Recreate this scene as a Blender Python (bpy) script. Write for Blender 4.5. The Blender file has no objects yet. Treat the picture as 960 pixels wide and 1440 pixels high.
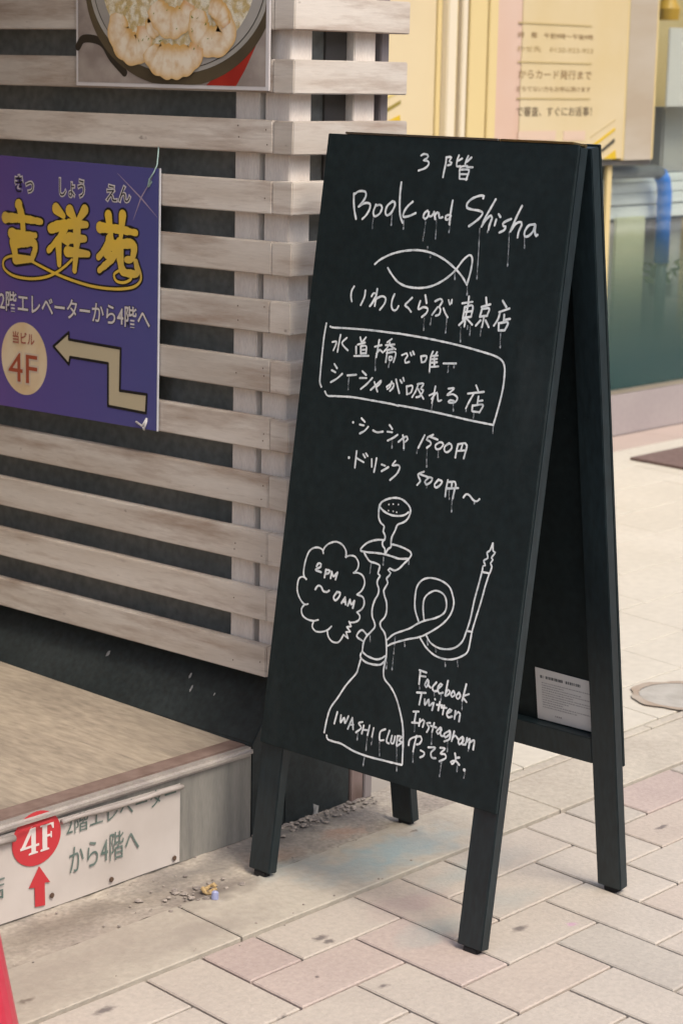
import bpy, bmesh, math, random
from mathutils import Vector, Matrix
random.seed(7)
S = bpy.context.scene
COL = S.collection

STROKES={'floor': {'s': [(4.0,[(242.5,1444.4),(248.5,1447.4),(257.4,1446.6),(260.0,1443.4),(256.3,1439.2),(249.2,1435.9),(258.1,1435.1),(263.3,1432.1),(261.6,1426.2),(254.8,1421.0),(240.3,1416.2)]),(4.0,[(304.2,1443.6),(304.0,1431.3),(302.5,1419.8),(301.3,1406.7)]),(4.0,[(303.1,1443.6),(315.9,1444.1),(311.7,1436.6),(318.4,1434.4),(316.8,1431.1),(309.6,1429.1)]),(4.0,[(333.3,1448.1),(330.5,1439.0),(331.1,1428.4),(339.5,1428.8)]),(4.0,[(341.6,1442.7),(332.7,1438.3)]),(4.0,[(355.5,1448.1),(351.6,1439.1),(350.8,1430.9),(357.5,1428.0),(369.1,1428.0)]),(4.0,[(363.2,1445.5),(354.0,1437.5)]),(4.0,[(355.1,1430.0),(342.8,1428.1),(339.3,1423.1),(340.9,1406.1)]),(4.0,[(342.6,1422.4),(356.1,1423.5),(361.5,1422.5),(359.7,1414.3),(357.0,1404.4)]),(4.0,[(342.8,1414.3),(357.4,1415.0)]),(4.0,[(342.0,1405.6),(358.9,1405.8)])],'d': []},'title': {'s': [(4.5,[(85.2,1365.3),(87.0,1349.6),(91.9,1331.7),(97.9,1317.3)]),(4.5,[(86.9,1364.3),(98.2,1370.5),(113.5,1370.2),(116.3,1362.4),(111.6,1353.2),(101.2,1341.3)]),(4.5,[(101.2,1341.3),(116.8,1348.9),(129.2,1347.4),(129.3,1337.2),(122.0,1325.5),(113.9,1318.3)]),(4.5,[(144.4,1347.1),(139.9,1333.3),(144.8,1325.3),(156.0,1330.9),(160.8,1342.4),(154.9,1347.7),(146.2,1345.6)]),(4.5,[(185.0,1356.0),(173.1,1346.4),(170.5,1334.0),(175.8,1328.7),(185.3,1334.8),(192.1,1348.6),(189.6,1355.2),(183.7,1354.8)]),(4.5,[(201.7,1392.5),(201.6,1373.6),(203.6,1351.5),(208.4,1329.5),(216.2,1317.7)]),(4.5,[(235.0,1357.7),(224.6,1349.3),(217.3,1338.9),(215.9,1328.8),(230.4,1330.8),(245.5,1337.2)]),(4.5,[(273.7,1343.3),(267.2,1338.5),(265.5,1330.7),(270.3,1327.6),(276.6,1333.5),(277.2,1343.0),(278.0,1334.1),(285.2,1334.0),(288.8,1338.6)]),(4.5,[(289.8,1342.0),(294.6,1329.1)]),(4.5,[(292.4,1334.5),(297.1,1341.3),(301.5,1340.5),(304.3,1331.9),(311.2,1333.4)]),(4.5,[(326.1,1338.6),(319.4,1336.1),(320.4,1329.6),(327.3,1331.1),(331.2,1336.8)]),(4.5,[(331.4,1365.1),(330.1,1349.8),(329.6,1334.5),(330.2,1321.4)]),(4.5,[(402.2,1373.3),(403.0,1377.6),(391.9,1377.0),(376.2,1370.8),(366.4,1361.6),(367.5,1354.1),(379.1,1351.5),(396.1,1350.3),(405.0,1346.5),(400.6,1338.7),(389.5,1329.4),(376.8,1321.0)]),(4.5,[(431.3,1372.7),(422.7,1357.2),(413.0,1339.4),(406.0,1321.8)]),(4.5,[(407.1,1324.0),(415.0,1335.3),(424.8,1343.4),(428.2,1339.3),(424.5,1327.2),(423.3,1317.5)]),(4.5,[(438.2,1336.7),(435.8,1325.8)]),(4.5,[(442.2,1346.5),(447.0,1341.9)]),(4.5,[(471.8,1339.7),(460.4,1334.8),(454.3,1330.1),(456.3,1326.0),(461.8,1325.3),(458.8,1318.7),(448.6,1313.7)]),(4.5,[(492.9,1364.3),(484.4,1345.8),(477.6,1328.4),(473.9,1317.5)]),(4.5,[(476.1,1320.8),(483.9,1332.0),(495.4,1335.8),(497.5,1330.7),(492.6,1318.7),(491.6,1308.0)]),(4.5,[(526.5,1333.5),(513.6,1330.6),(506.0,1319.5),(507.3,1311.1),(515.2,1311.7),(524.5,1320.7),(528.0,1332.6),(528.5,1321.0),(532.4,1312.8),(535.2,1315.1)])],'d': []},'fish': {'s': [(4.1,[(159.0,1235.2),(171.9,1244.9),(195.6,1256.2),(222.8,1264.0),(253.4,1268.5),(281.3,1268.1),(306.6,1263.4),(332.4,1254.3),(358.7,1240.0),(375.7,1227.4),(388.1,1214.5)]),(4.1,[(388.1,1214.5),(392.5,1234.4),(394.6,1255.3),(392.1,1265.5),(385.7,1268.5),(373.7,1259.6),(361.2,1243.6),(350.9,1232.4),(331.9,1218.1),(306.3,1205.6),(276.5,1199.2),(245.3,1199.5),(222.3,1205.9),(204.6,1218.8),(192.6,1230.5)])],'d': []},'club': {'s': [(4.1,[(113.0,1189.0),(108.0,1179.7),(108.2,1167.7),(111.5,1160.0)]),(4.1,[(142.8,1183.5),(142.1,1170.6),(135.1,1155.1)]),(4.1,[(172.4,1188.9),(171.9,1175.1),(170.9,1156.2)]),(4.1,[(160.2,1174.1),(164.5,1180.4),(171.5,1178.0),(164.5,1163.6),(158.3,1155.1)]),(4.1,[(159.1,1155.2),(171.5,1169.1),(186.2,1176.3),(195.9,1173.1),(194.8,1163.2),(185.0,1150.5)]),(4.1,[(217.2,1182.8),(213.0,1172.6),(213.0,1158.9),(218.7,1152.5),(226.3,1154.2),(230.3,1161.4)]),(4.1,[(261.1,1179.6),(252.1,1171.1),(246.0,1164.1),(253.7,1160.5),(262.5,1153.5)]),(4.1,[(292.6,1187.1),(297.8,1173.1)]),(4.1,[(282.1,1175.6),(279.5,1159.8),(291.5,1164.8),(301.9,1162.8),(300.6,1154.9),(290.5,1146.3)]),(4.1,[(318.0,1178.0),(329.7,1183.2),(335.3,1179.4),(329.5,1168.4),(333.2,1163.9),(331.6,1155.1),(323.3,1151.4)]),(4.1,[(325.8,1168.0),(314.3,1152.6)]),(4.1,[(339.8,1166.4),(346.2,1157.3),(352.2,1151.2)]),(4.1,[(349.8,1182.6),(353.9,1175.3)]),(4.1,[(357.5,1184.2),(357.3,1177.5)]),(4.1,[(396.4,1193.2),(396.4,1177.1),(394.5,1157.8),(393.9,1137.8)]),(4.1,[(382.5,1179.7),(406.3,1184.6)]),(4.1,[(389.6,1173.6),(388.1,1151.5)]),(4.1,[(389.6,1173.6),(407.5,1177.1),(406.9,1157.1)]),(4.1,[(389.8,1164.1),(406.5,1167.5)]),(4.1,[(389.0,1153.5),(405.7,1156.9)]),(4.1,[(394.1,1152.1),(381.3,1139.5)]),(4.1,[(397.8,1152.4),(411.5,1143.2)]),(4.1,[(436.4,1194.7),(439.3,1183.6)]),(4.1,[(428.2,1177.0),(447.8,1183.4)]),(4.1,[(430.0,1173.3),(427.3,1158.9)]),(4.1,[(430.0,1173.3),(446.5,1175.7),(443.6,1163.2)]),(4.1,[(427.3,1159.3),(443.8,1162.3)]),(4.1,[(436.9,1159.8),(435.0,1140.7)]),(4.1,[(429.5,1152.5),(420.2,1142.1)]),(4.1,[(441.5,1153.6),(450.5,1142.1)]),(4.1,[(475.2,1192.3),(485.1,1181.9)]),(4.1,[(470.1,1171.2),(492.6,1179.8)]),(4.1,[(472.4,1171.4),(469.6,1159.0),(462.0,1146.0)]),(4.1,[(482.6,1167.6),(483.4,1154.6)]),(4.1,[(482.9,1157.9),(496.6,1161.4)]),(4.1,[(472.4,1151.7),(473.9,1138.7)]),(4.1,[(471.9,1151.3),(492.9,1154.5),(488.0,1140.0)]),(4.1,[(473.9,1138.3),(488.0,1140.0)])],'d': []},'box': {'s': [(3.8,[(51.9,1112.2),(49.8,1084.7),(49.9,1048.3),(51.0,1014.4),(52.1,997.9),(57.7,988.8)]),(3.8,[(62.8,1107.1),(72.6,1106.0),(107.6,1107.9),(166.3,1109.9),(219.0,1109.9),(237.9,1110.2)]),(3.8,[(237.9,1110.3),(311.5,1107.8),(383.8,1102.8),(440.8,1096.5),(474.7,1091.3),(490.8,1084.4),(498.0,1073.3),(500.0,1056.3),(499.8,1034.8),(496.0,1006.3),(488.3,967.6)]),(3.8,[(488.3,967.6),(432.5,969.4),(375.4,972.8),(317.4,975.3),(258.5,976.6)]),(3.8,[(258.7,975.4),(239.5,976.9),(189.4,977.9),(141.2,978.3),(98.2,975.4),(76.5,973.9),(68.5,981.1)])],'d': []},'slogan1': {'s': [(3.8,[(92.2,1093.8),(90.5,1078.6),(89.2,1060.4)]),(3.8,[(72.8,1077.9),(83.4,1079.9),(82.0,1071.7),(78.0,1062.3)]),(3.8,[(109.1,1089.5),(98.5,1079.4),(105.1,1072.0),(115.5,1066.1)]),(3.8,[(143.5,1093.8),(147.3,1086.2)]),(3.8,[(157.9,1095.2),(151.3,1086.6)]),(3.8,[(139.0,1079.4),(156.8,1085.1)]),(3.8,[(135.6,1075.1),(137.6,1062.3)]),(3.8,[(147.4,1077.2),(149.6,1062.9)]),(3.8,[(147.4,1077.2),(161.0,1078.6),(162.6,1064.9)]),(3.8,[(150.5,1070.6),(160.2,1072.0)]),(3.8,[(149.5,1063.5),(162.6,1065.2)]),(3.8,[(133.1,1056.9),(169.9,1061.0)]),(3.8,[(192.1,1093.5),(191.0,1078.6),(189.8,1060.7)]),(3.8,[(182.9,1079.8),(199.3,1084.4)]),(3.8,[(195.5,1075.1),(188.8,1066.9)]),(3.8,[(196.8,1075.2),(204.5,1071.1)]),(3.8,[(223.3,1098.6),(212.7,1091.0)]),(3.8,[(209.7,1085.4),(231.3,1088.9)]),(3.8,[(219.2,1091.3),(214.3,1080.9),(207.6,1073.4)]),(3.8,[(221.4,1085.6),(235.3,1080.1)]),(3.8,[(214.2,1076.6),(228.8,1080.0)]),(3.8,[(215.4,1073.6),(214.6,1053.4)]),(3.8,[(214.0,1070.7),(236.2,1074.3),(233.9,1055.4)]),(3.8,[(222.1,1064.4),(229.0,1065.1),(228.2,1058.7),(222.3,1058.1),(222.1,1064.4)]),(3.8,[(252.8,1070.8),(263.9,1075.3),(266.9,1071.1),(261.5,1062.8),(263.2,1057.3),(272.2,1060.1)]),(3.8,[(272.5,1077.3),(276.1,1072.7)]),(3.8,[(278.5,1080.1),(282.1,1075.4)]),(3.8,[(299.4,1073.4),(302.5,1062.6)]),(3.8,[(299.4,1073.4),(312.8,1075.2),(310.8,1065.0),(302.5,1062.6)]),(3.8,[(327.1,1085.0),(323.1,1073.6),(324.2,1048.2)]),(3.8,[(336.7,1084.9),(333.8,1079.1)]),(3.8,[(325.0,1076.4),(339.6,1079.0)]),(3.8,[(325.3,1070.5),(338.5,1072.7)]),(3.8,[(326.3,1064.4),(339.5,1066.4)]),(3.8,[(331.1,1077.7),(334.2,1058.1)]),(3.8,[(324.7,1056.0),(344.1,1059.2)]),(3.8,[(354.8,1065.8),(384.8,1069.0)])],'d': []},'slogan2': {'s': [(4.0,[(84.7,1036.4),(92.7,1029.1)]),(4.0,[(79.8,1023.8),(89.8,1020.8)]),(4.0,[(80.6,1000.6),(95.7,1009.4),(107.7,1019.7)]),(4.0,[(121.5,1018.2),(143.8,1022.0)]),(4.0,[(158.6,1030.2),(168.9,1024.3)]),(4.0,[(154.0,1016.7),(171.1,1018.6)]),(4.0,[(159.9,996.4),(174.1,1008.0),(185.5,1020.2)]),(4.0,[(185.0,997.3),(200.1,1010.9),(208.3,1017.7),(206.6,1011.6),(199.0,1004.8)]),(4.0,[(191.9,1013.0),(197.1,1004.6),(202.4,996.3)]),(4.0,[(224.3,1007.7),(233.7,1014.6),(240.7,1015.0),(239.5,1007.4),(233.2,1000.8)]),(4.0,[(234.9,1018.7),(231.6,1007.5),(226.2,1003.5)]),(4.0,[(245.3,1023.8),(251.2,1010.7),(256.8,999.5)]),(4.0,[(255.6,1023.9),(260.2,1019.5)]),(4.0,[(262.2,1028.6),(265.0,1023.4)]),(3.8,[(272.9,1013.7),(276.2,999.5)]),(3.8,[(272.9,1013.7),(286.9,1016.4),(285.3,1003.9),(275.7,999.4)]),(3.8,[(301.4,1022.4),(296.4,1007.4),(289.5,995.4)]),(3.8,[(298.7,1021.0),(313.4,1023.8),(308.1,1013.2),(314.8,1011.3),(307.9,999.4),(299.6,996.6)]),(3.8,[(301.5,1012.4),(308.6,1004.3),(317.8,995.4)]),(3.8,[(342.7,1021.5),(341.3,1008.1),(338.9,990.1)]),(3.8,[(330.5,1003.5),(344.0,1009.5),(336.6,997.6)]),(3.8,[(341.8,1004.8),(348.1,1011.0),(350.5,1004.7),(353.3,995.7),(360.7,998.1)]),(3.8,[(373.7,1021.0),(387.6,1023.2),(380.2,1015.8),(372.7,1009.0),(386.4,1012.1),(397.7,1006.8),(394.2,998.8),(383.3,995.9),(377.3,997.4),(382.5,1000.7),(391.1,1000.2)]),(3.8,[(437.8,1034.3),(444.0,1025.2)]),(3.8,[(420.9,1017.2),(457.4,1024.6)]),(3.8,[(434.7,1018.7),(426.0,1002.5),(420.4,989.8)]),(3.8,[(446.4,1014.7),(445.9,1000.0)]),(3.8,[(445.8,1005.9),(456.5,1008.6)]),(3.8,[(435.2,997.0),(435.3,987.2)]),(3.8,[(435.3,996.6),(458.8,1000.9),(452.8,986.0)]),(3.8,[(436.9,986.3),(452.7,986.7)])],'d': []},'prices1': {'s': [(4.0,[(170.3,941.0),(179.7,935.3)]),(4.0,[(167.7,928.6),(178.0,928.2)]),(4.0,[(170.3,911.8),(181.8,918.4),(189.6,927.1)]),(4.0,[(202.9,921.9),(213.5,919.5),(227.7,922.5)]),(4.0,[(242.3,937.0),(250.0,930.4)]),(4.0,[(238.7,923.9),(251.0,924.3)]),(4.0,[(242.4,907.4),(254.8,914.1),(264.8,921.3)]),(4.0,[(269.0,908.3),(278.9,916.3),(288.2,920.9),(291.1,916.2),(285.4,910.4)]),(4.0,[(278.0,922.1),(282.4,908.4),(283.9,898.5)]),(4.0,[(330.8,928.8),(319.3,904.0)]),(4.0,[(350.9,932.2),(338.8,926.0),(336.8,920.9),(345.3,919.0),(348.3,913.6),(339.6,906.6)]),(4.0,[(343.9,928.0),(362.8,924.6)]),(4.0,[(367.8,920.3),(359.2,913.4),(362.3,907.1),(371.7,909.2),(377.9,917.5),(371.9,921.3),(366.8,919.8)]),(4.0,[(391.2,921.7),(381.7,913.8),(382.9,905.7),(390.5,905.0),(398.8,913.6),(395.6,920.6),(390.2,920.7)]),(4.0,[(412.4,921.9),(410.8,911.8),(409.8,897.7)]),(4.0,[(412.3,922.4),(428.6,926.5),(433.3,923.0),(432.0,911.4),(429.7,898.7)]),(4.0,[(422.8,923.3),(420.6,912.3)]),(4.0,[(413.1,910.2),(432.6,913.9)])],'d': [((150.5,930.8),4.1)]},'prices2': {'s': [(4.0,[(167.6,877.2),(167.8,860.9),(167.9,845.4)]),(4.0,[(168.4,864.4),(188.8,858.6)]),(4.0,[(185.3,873.5),(190.7,868.3)]),(4.0,[(191.8,876.1),(197.0,871.7)]),(4.0,[(208.0,867.2),(210.2,853.0)]),(4.0,[(219.9,870.5),(218.8,855.8),(217.3,843.7)]),(4.0,[(233.9,860.5),(243.1,859.2)]),(4.0,[(235.8,848.0),(251.2,857.7)]),(4.0,[(266.9,871.7),(260.5,862.4),(273.5,865.0),(279.6,861.6),(273.9,848.2),(259.3,834.3)]),(4.0,[(339.0,861.4),(325.9,854.6),(327.7,849.8),(333.1,843.0),(326.8,834.6)]),(4.0,[(331.2,855.3),(349.0,852.8)]),(4.0,[(352.4,852.5),(344.0,842.9),(348.0,838.5),(358.0,844.1),(361.1,852.0),(352.3,852.9)]),(4.0,[(376.2,851.7),(368.1,841.3),(372.2,836.1),(381.0,841.5),(385.2,849.6),(376.3,851.3)]),(4.0,[(398.4,854.0),(396.7,837.1),(396.8,823.0)]),(4.0,[(400.0,850.5),(415.6,853.1),(418.4,848.5),(416.3,835.0),(415.0,822.4)]),(4.0,[(408.8,851.8),(409.0,840.6)]),(4.0,[(398.7,838.3),(424.6,842.8)]),(4.0,[(439.6,827.7),(444.9,834.2),(452.4,833.7),(463.0,826.2),(471.5,825.0),(477.0,829.9)])],'d': [((150.2,862.3),4.7)]},'bubble': {'s': [(3.6,[(112.2,669.7),(108.8,676.1),(97.7,678.7),(85.1,675.7),(74.5,667.0),(68.6,651.0),(66.1,633.0),(67.5,619.1),(75.1,611.9)]),(3.6,[(75.8,612.6),(66.9,615.5),(56.7,611.1),(53.8,599.0),(56.2,583.5),(66.8,569.5),(78.7,562.8),(87.2,565.2)]),(3.6,[(77.6,561.7),(71.8,552.7),(76.0,541.1),(88.9,535.5),(105.7,535.1),(118.6,539.3)]),(3.6,[(107.0,534.5),(105.1,523.6),(114.5,516.5),(129.8,517.7),(145.3,524.1),(154.9,533.3)]),(3.6,[(145.6,522.4),(149.4,512.6),(160.0,505.0),(174.1,505.1),(182.3,512.0),(188.1,523.2)]),(3.6,[(188.1,523.2),(200.4,518.6)]),(3.6,[(200.4,518.6),(193.6,529.4)]),(3.6,[(193.6,529.4),(204.0,532.3)]),(3.6,[(204.0,532.3),(194.4,539.5)]),(3.6,[(194.4,539.5),(204.7,542.8)]),(3.6,[(204.7,542.8),(198.4,550.7)]),(3.6,[(199.8,549.2),(213.1,552.5),(222.5,558.6),(223.6,566.6),(215.9,572.1)]),(3.6,[(215.9,572.1),(227.1,581.0),(231.1,592.1),(226.0,603.3),(210.7,605.7)]),(3.6,[(210.7,605.7),(221.7,616.3),(226.3,630.9),(219.7,643.5),(206.5,647.3),(195.3,645.4)]),(3.6,[(196.5,645.6),(204.3,654.7),(204.7,666.8),(195.1,676.4),(182.4,676.9),(170.3,672.3)]),(3.6,[(171.6,671.7),(169.8,683.5),(158.9,693.8),(142.0,697.2),(124.2,690.8),(113.9,681.3),(110.5,672.9)])],'d': []},'hours': {'s': [(4.3,[(98.7,642.0),(102.5,648.3),(109.6,648.2),(109.3,642.4),(96.9,634.7),(112.0,632.5)]),(4.3,[(124.0,639.3),(122.3,624.1)]),(4.3,[(124.0,639.3),(134.6,639.3),(132.5,634.1),(124.1,631.1)]),(4.3,[(139.4,638.1),(138.4,625.2)]),(4.3,[(139.4,638.1),(145.0,629.8),(154.5,638.9)]),(4.3,[(154.5,638.9),(151.4,624.8)]),(4.3,[(102.1,596.9),(108.0,605.0),(116.3,604.7),(123.4,597.2),(132.8,597.1),(138.2,600.7)]),(4.3,[(159.1,601.8),(151.6,590.0),(157.1,584.8),(165.2,592.4),(167.3,601.5),(159.2,601.4)]),(4.3,[(173.7,582.6),(181.1,595.2)]),(4.3,[(181.1,595.2),(184.5,582.0)]),(4.3,[(177.4,586.2),(183.6,586.6)]),(4.3,[(190.3,580.9),(194.2,592.9)]),(4.3,[(194.2,592.9),(198.6,584.2),(205.8,592.4)]),(4.3,[(205.8,592.4),(203.8,578.5)])],'d': []},'hookah': {'s': [(3.9,[(241.9,783.6),(244.2,789.1),(257.4,797.3),(275.0,802.5),(291.2,803.1),(306.3,797.5),(316.7,789.1),(318.2,779.3),(312.9,767.6),(304.0,760.1),(290.8,753.4),(286.4,741.8),(280.3,728.4),(280.0,717.4),(281.1,709.8),(273.8,703.9),(270.3,696.3)]),(3.9,[(242.5,780.2),(252.7,774.0),(269.9,769.6),(288.2,770.0),(303.9,774.0),(313.9,780.9)]),(3.9,[(240.7,784.7),(240.6,772.1),(242.5,759.9),(249.1,750.8),(258.1,745.9),(257.6,735.7),(262.7,729.5),(263.7,722.6),(258.7,715.5),(260.8,708.1),(266.7,703.6),(267.9,695.5)]),(3.9,[(263.1,720.2),(242.9,716.9),(223.3,709.1),(210.3,698.3),(206.9,690.6),(224.1,690.3),(246.7,692.5),(271.3,693.4),(287.9,692.2),(304.5,691.1),(328.2,695.0)]),(3.9,[(284.4,715.0),(296.7,714.7),(315.4,712.3),(330.3,707.8),(332.9,703.6),(328.2,695.0),(317.7,684.0),(307.3,672.9),(295.9,667.1),(284.4,669.0),(280.8,665.3),(287.7,661.0),(285.4,655.9),(279.3,648.6),(283.5,641.5),(278.0,630.4),(275.7,625.3),(279.2,615.8),(286.3,603.5),(288.8,586.8),(285.5,575.2),(276.9,564.2),(279.3,555.2),(290.0,546.3),(296.1,533.3),(299.2,519.8),(300.8,502.9),(298.6,479.8)]),(3.9,[(216.1,688.2),(225.9,678.8),(234.0,673.9),(247.6,673.0),(258.4,670.1),(257.8,660.6),(256.8,654.1),(262.4,651.2),(257.6,641.7),(258.2,634.0),(263.2,626.1),(262.8,615.0),(256.4,602.9),(252.7,586.5),(255.0,571.2),(261.8,561.4),(264.2,552.4),(255.5,541.3),(245.8,530.0),(240.5,516.3),(240.5,500.4)]),(3.9,[(239.9,500.3),(254.4,494.5),(275.5,492.4),(289.4,496.7),(297.7,503.0)]),(3.9,[(237.7,496.4),(237.5,488.8),(252.1,482.2),(273.0,481.6),(289.1,484.8),(298.2,492.9)]),(3.9,[(247.2,534.2),(232.6,540.9),(222.1,527.0),(240.0,520.1)]),(3.6,[(298.4,534.3),(314.6,548.9),(348.6,565.5),(366.4,577.8),(384.6,587.5),(409.1,597.1),(426.6,609.1),(430.9,622.4),(427.1,636.7),(417.8,645.0),(401.4,647.1),(386.3,639.5),(376.7,627.7),(376.2,609.9),(381.9,587.7)]),(3.6,[(301.7,523.4),(314.0,530.9),(348.4,545.2),(376.5,554.9),(400.4,569.0),(426.5,589.0),(442.5,609.5),(447.3,630.3),(441.6,646.8),(431.6,660.0),(411.1,667.6),(385.1,668.2),(366.7,661.2),(355.8,646.7),(354.0,626.1),(357.5,604.0),(368.8,583.8)]),(3.6,[(378.6,552.2),(395.5,537.8),(416.5,528.1),(439.5,525.6),(461.3,529.4),(482.0,539.7),(492.9,550.6),(495.9,572.3),(497.1,588.6),(502.1,613.1),(509.5,646.5),(514.5,674.5),(520.1,698.8)]),(3.6,[(392.1,559.9),(403.5,549.4),(423.8,543.3),(446.1,545.2),(464.1,552.4),(477.8,566.3),(484.3,586.2),(489.9,610.8),(493.9,646.2),(499.0,674.2),(503.1,698.4)]),(3.6,[(484.8,586.8),(497.3,587.4)]),(3.6,[(502.9,699.6),(519.9,700.0)]),(3.6,[(503.8,699.7),(504.2,710.9),(509.2,712.9),(504.3,720.7),(512.6,727.0),(509.6,736.4),(515.1,740.9),(520.1,755.2)]),(3.6,[(520.1,755.2),(522.8,741.7),(527.8,739.3),(521.0,728.9),(524.7,725.4),(520.2,718.5),(524.1,713.0),(521.4,700.3)]),(3.9,[(239.4,488.2),(237.8,480.9),(234.7,466.1),(231.1,455.2),(209.6,428.5),(192.2,400.4),(176.7,376.7),(170.8,352.9),(168.0,326.6)]),(3.9,[(299.6,497.2),(298.4,474.9),(303.3,459.9),(320.9,447.6),(336.5,430.9),(350.7,406.0),(361.1,380.4),(366.3,351.7),(370.6,310.9)]),(3.9,[(174.8,321.9),(178.0,315.5),(194.6,314.1),(213.7,314.3),(247.2,307.6),(282.3,305.5),(321.7,306.6),(347.7,307.6),(369.6,308.7)])],'d': [((263.9,788.1),2.7),((274.4,790.5),2.7),((287.3,791.6),2.7),((264.7,776.6),2.4),((276.5,777.1),2.7),((285.1,776.6),2.7)]},'flask': {'s': [(3.8,[(195.2,372.5),(190.6,349.0)]),(3.8,[(205.3,368.6),(206.2,354.1),(214.4,366.0),(217.4,354.9),(224.5,370.7)]),(3.8,[(234.8,369.9),(226.4,346.3)]),(3.8,[(234.8,369.9),(240.1,348.3)]),(3.8,[(230.4,355.3),(239.5,357.3)]),(3.8,[(261.5,367.6),(252.0,362.9),(259.8,355.7),(248.2,344.4)]),(3.8,[(265.6,361.4),(262.8,345.2)]),(3.8,[(280.2,365.0),(277.4,345.4)]),(3.8,[(265.5,353.3),(279.4,355.0)]),(3.8,[(290.8,361.9),(288.9,344.8)]),(3.8,[(319.6,366.3),(308.4,358.8),(309.0,343.2),(318.9,345.1)]),(3.8,[(330.2,365.6),(325.6,344.6),(332.6,341.7)]),(3.8,[(337.9,357.7),(336.7,345.1),(343.4,344.2),(345.7,358.1)]),(3.8,[(351.3,360.3),(351.5,342.0)]),(3.8,[(351.3,360.3),(362.1,360.7),(355.1,352.6),(363.6,351.1),(352.9,341.3)])],'d': []},'socials1': {'s': [(3.9,[(387.5,493.2),(388.1,467.7)]),(3.9,[(385.1,493.4),(402.3,492.3)]),(3.9,[(387.7,483.1),(401.5,484.4)]),(3.9,[(407.1,480.1),(401.9,469.0),(405.9,464.9),(410.4,474.6),(408.1,480.3),(411.9,468.8),(416.7,466.7)]),(3.9,[(428.7,479.2),(420.9,468.3),(424.8,461.9),(431.9,463.7)]),(3.9,[(433.8,467.9),(443.5,477.3),(439.0,479.0),(433.5,469.4),(438.3,460.4),(446.7,463.4)]),(3.9,[(455.3,487.7),(452.8,459.6)]),(3.9,[(453.3,462.8),(457.8,471.4),(463.0,469.4),(460.1,462.7),(453.8,459.0)]),(3.9,[(470.5,471.7),(465.8,463.9),(469.3,460.0),(475.3,465.8),(471.5,471.5)]),(3.9,[(484.1,471.5),(478.5,463.5),(483.1,459.1),(488.3,465.5),(485.2,471.0)]),(3.9,[(498.7,489.8),(493.8,458.8)]),(3.9,[(507.4,473.4),(494.7,465.8),(504.0,457.9)])],'d': []},'socials2': {'s': [(3.9,[(385.6,450.9),(406.5,454.5)]),(3.9,[(396.9,451.7),(394.3,429.9)]),(3.9,[(406.0,442.3),(407.6,431.8),(415.7,444.1),(417.8,432.6),(425.7,439.3)]),(3.9,[(428.5,440.6),(426.4,426.3)]),(3.9,[(430.0,447.9),(430.9,447.0)]),(3.9,[(442.6,445.1),(440.8,429.1)]),(3.9,[(436.3,438.4),(449.4,439.7)]),(3.9,[(453.7,440.7),(452.4,423.6)]),(3.9,[(447.6,435.6),(459.5,437.4)]),(3.9,[(461.7,427.4),(472.6,434.8),(467.1,436.7),(461.7,427.1),(466.5,421.2),(475.2,424.7)]),(3.9,[(481.2,436.2),(481.1,421.4)]),(3.9,[(481.1,428.2),(487.7,435.8),(492.8,433.8),(492.2,419.2)])],'d': []},'socials3': {'s': [(3.9,[(382.3,413.9),(395.0,416.6)]),(3.9,[(389.2,414.6),(387.8,394.1)]),(3.9,[(382.5,392.9),(396.7,395.3)]),(3.9,[(400.3,403.8),(400.0,390.5)]),(3.9,[(400.1,396.0),(407.0,403.7),(411.3,401.6),(409.0,390.2)]),(3.9,[(425.6,401.6),(417.6,399.1),(424.0,392.7),(420.1,383.1)]),(3.9,[(435.2,403.7),(432.6,385.8)]),(3.9,[(427.9,396.7),(441.2,396.5)]),(3.9,[(451.0,398.7),(443.0,389.2),(447.1,385.2),(454.3,394.8),(452.3,398.7),(453.5,384.6),(459.8,384.5)]),(3.9,[(473.1,397.4),(461.7,388.8),(465.2,383.1),(473.6,390.6),(474.8,397.0),(475.4,382.6),(463.8,375.1)]),(3.9,[(484.1,398.3),(480.8,379.6)]),(3.9,[(481.8,385.6),(487.7,391.5),(494.7,386.6)]),(3.9,[(504.9,393.0),(496.6,384.3),(499.6,377.3),(508.2,386.9),(505.9,392.9),(507.1,379.0),(512.1,380.1)]),(3.9,[(515.5,393.1),(513.7,380.2)]),(3.9,[(514.8,385.3),(522.3,393.1),(522.0,376.0)]),(3.9,[(521.6,385.3),(532.4,392.3),(532.7,375.4)])],'d': []},'socials4': {'s': [(3.9,[(380.8,349.3),(381.6,358.9),(390.3,366.3),(407.0,371.8),(410.7,367.1),(406.5,358.0),(399.7,355.0)]),(3.9,[(397.3,370.9),(394.7,355.0),(393.3,339.9)]),(3.9,[(411.0,346.0),(420.0,343.8),(419.2,337.7),(411.9,333.1)]),(3.9,[(427.9,355.8),(444.2,358.6),(435.7,347.4),(439.2,338.9),(447.7,339.7)]),(3.9,[(456.2,361.3),(467.2,362.2),(457.9,350.8),(468.4,351.9),(471.9,345.6),(458.0,336.2)]),(3.9,[(491.9,358.6),(495.1,347.6),(488.1,337.6),(484.5,341.5),(495.0,345.6),(504.7,340.3)]),(3.9,[(494.6,350.8),(502.6,353.5)])],'d': [((518.3,333.8),5.2)]}}
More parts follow.
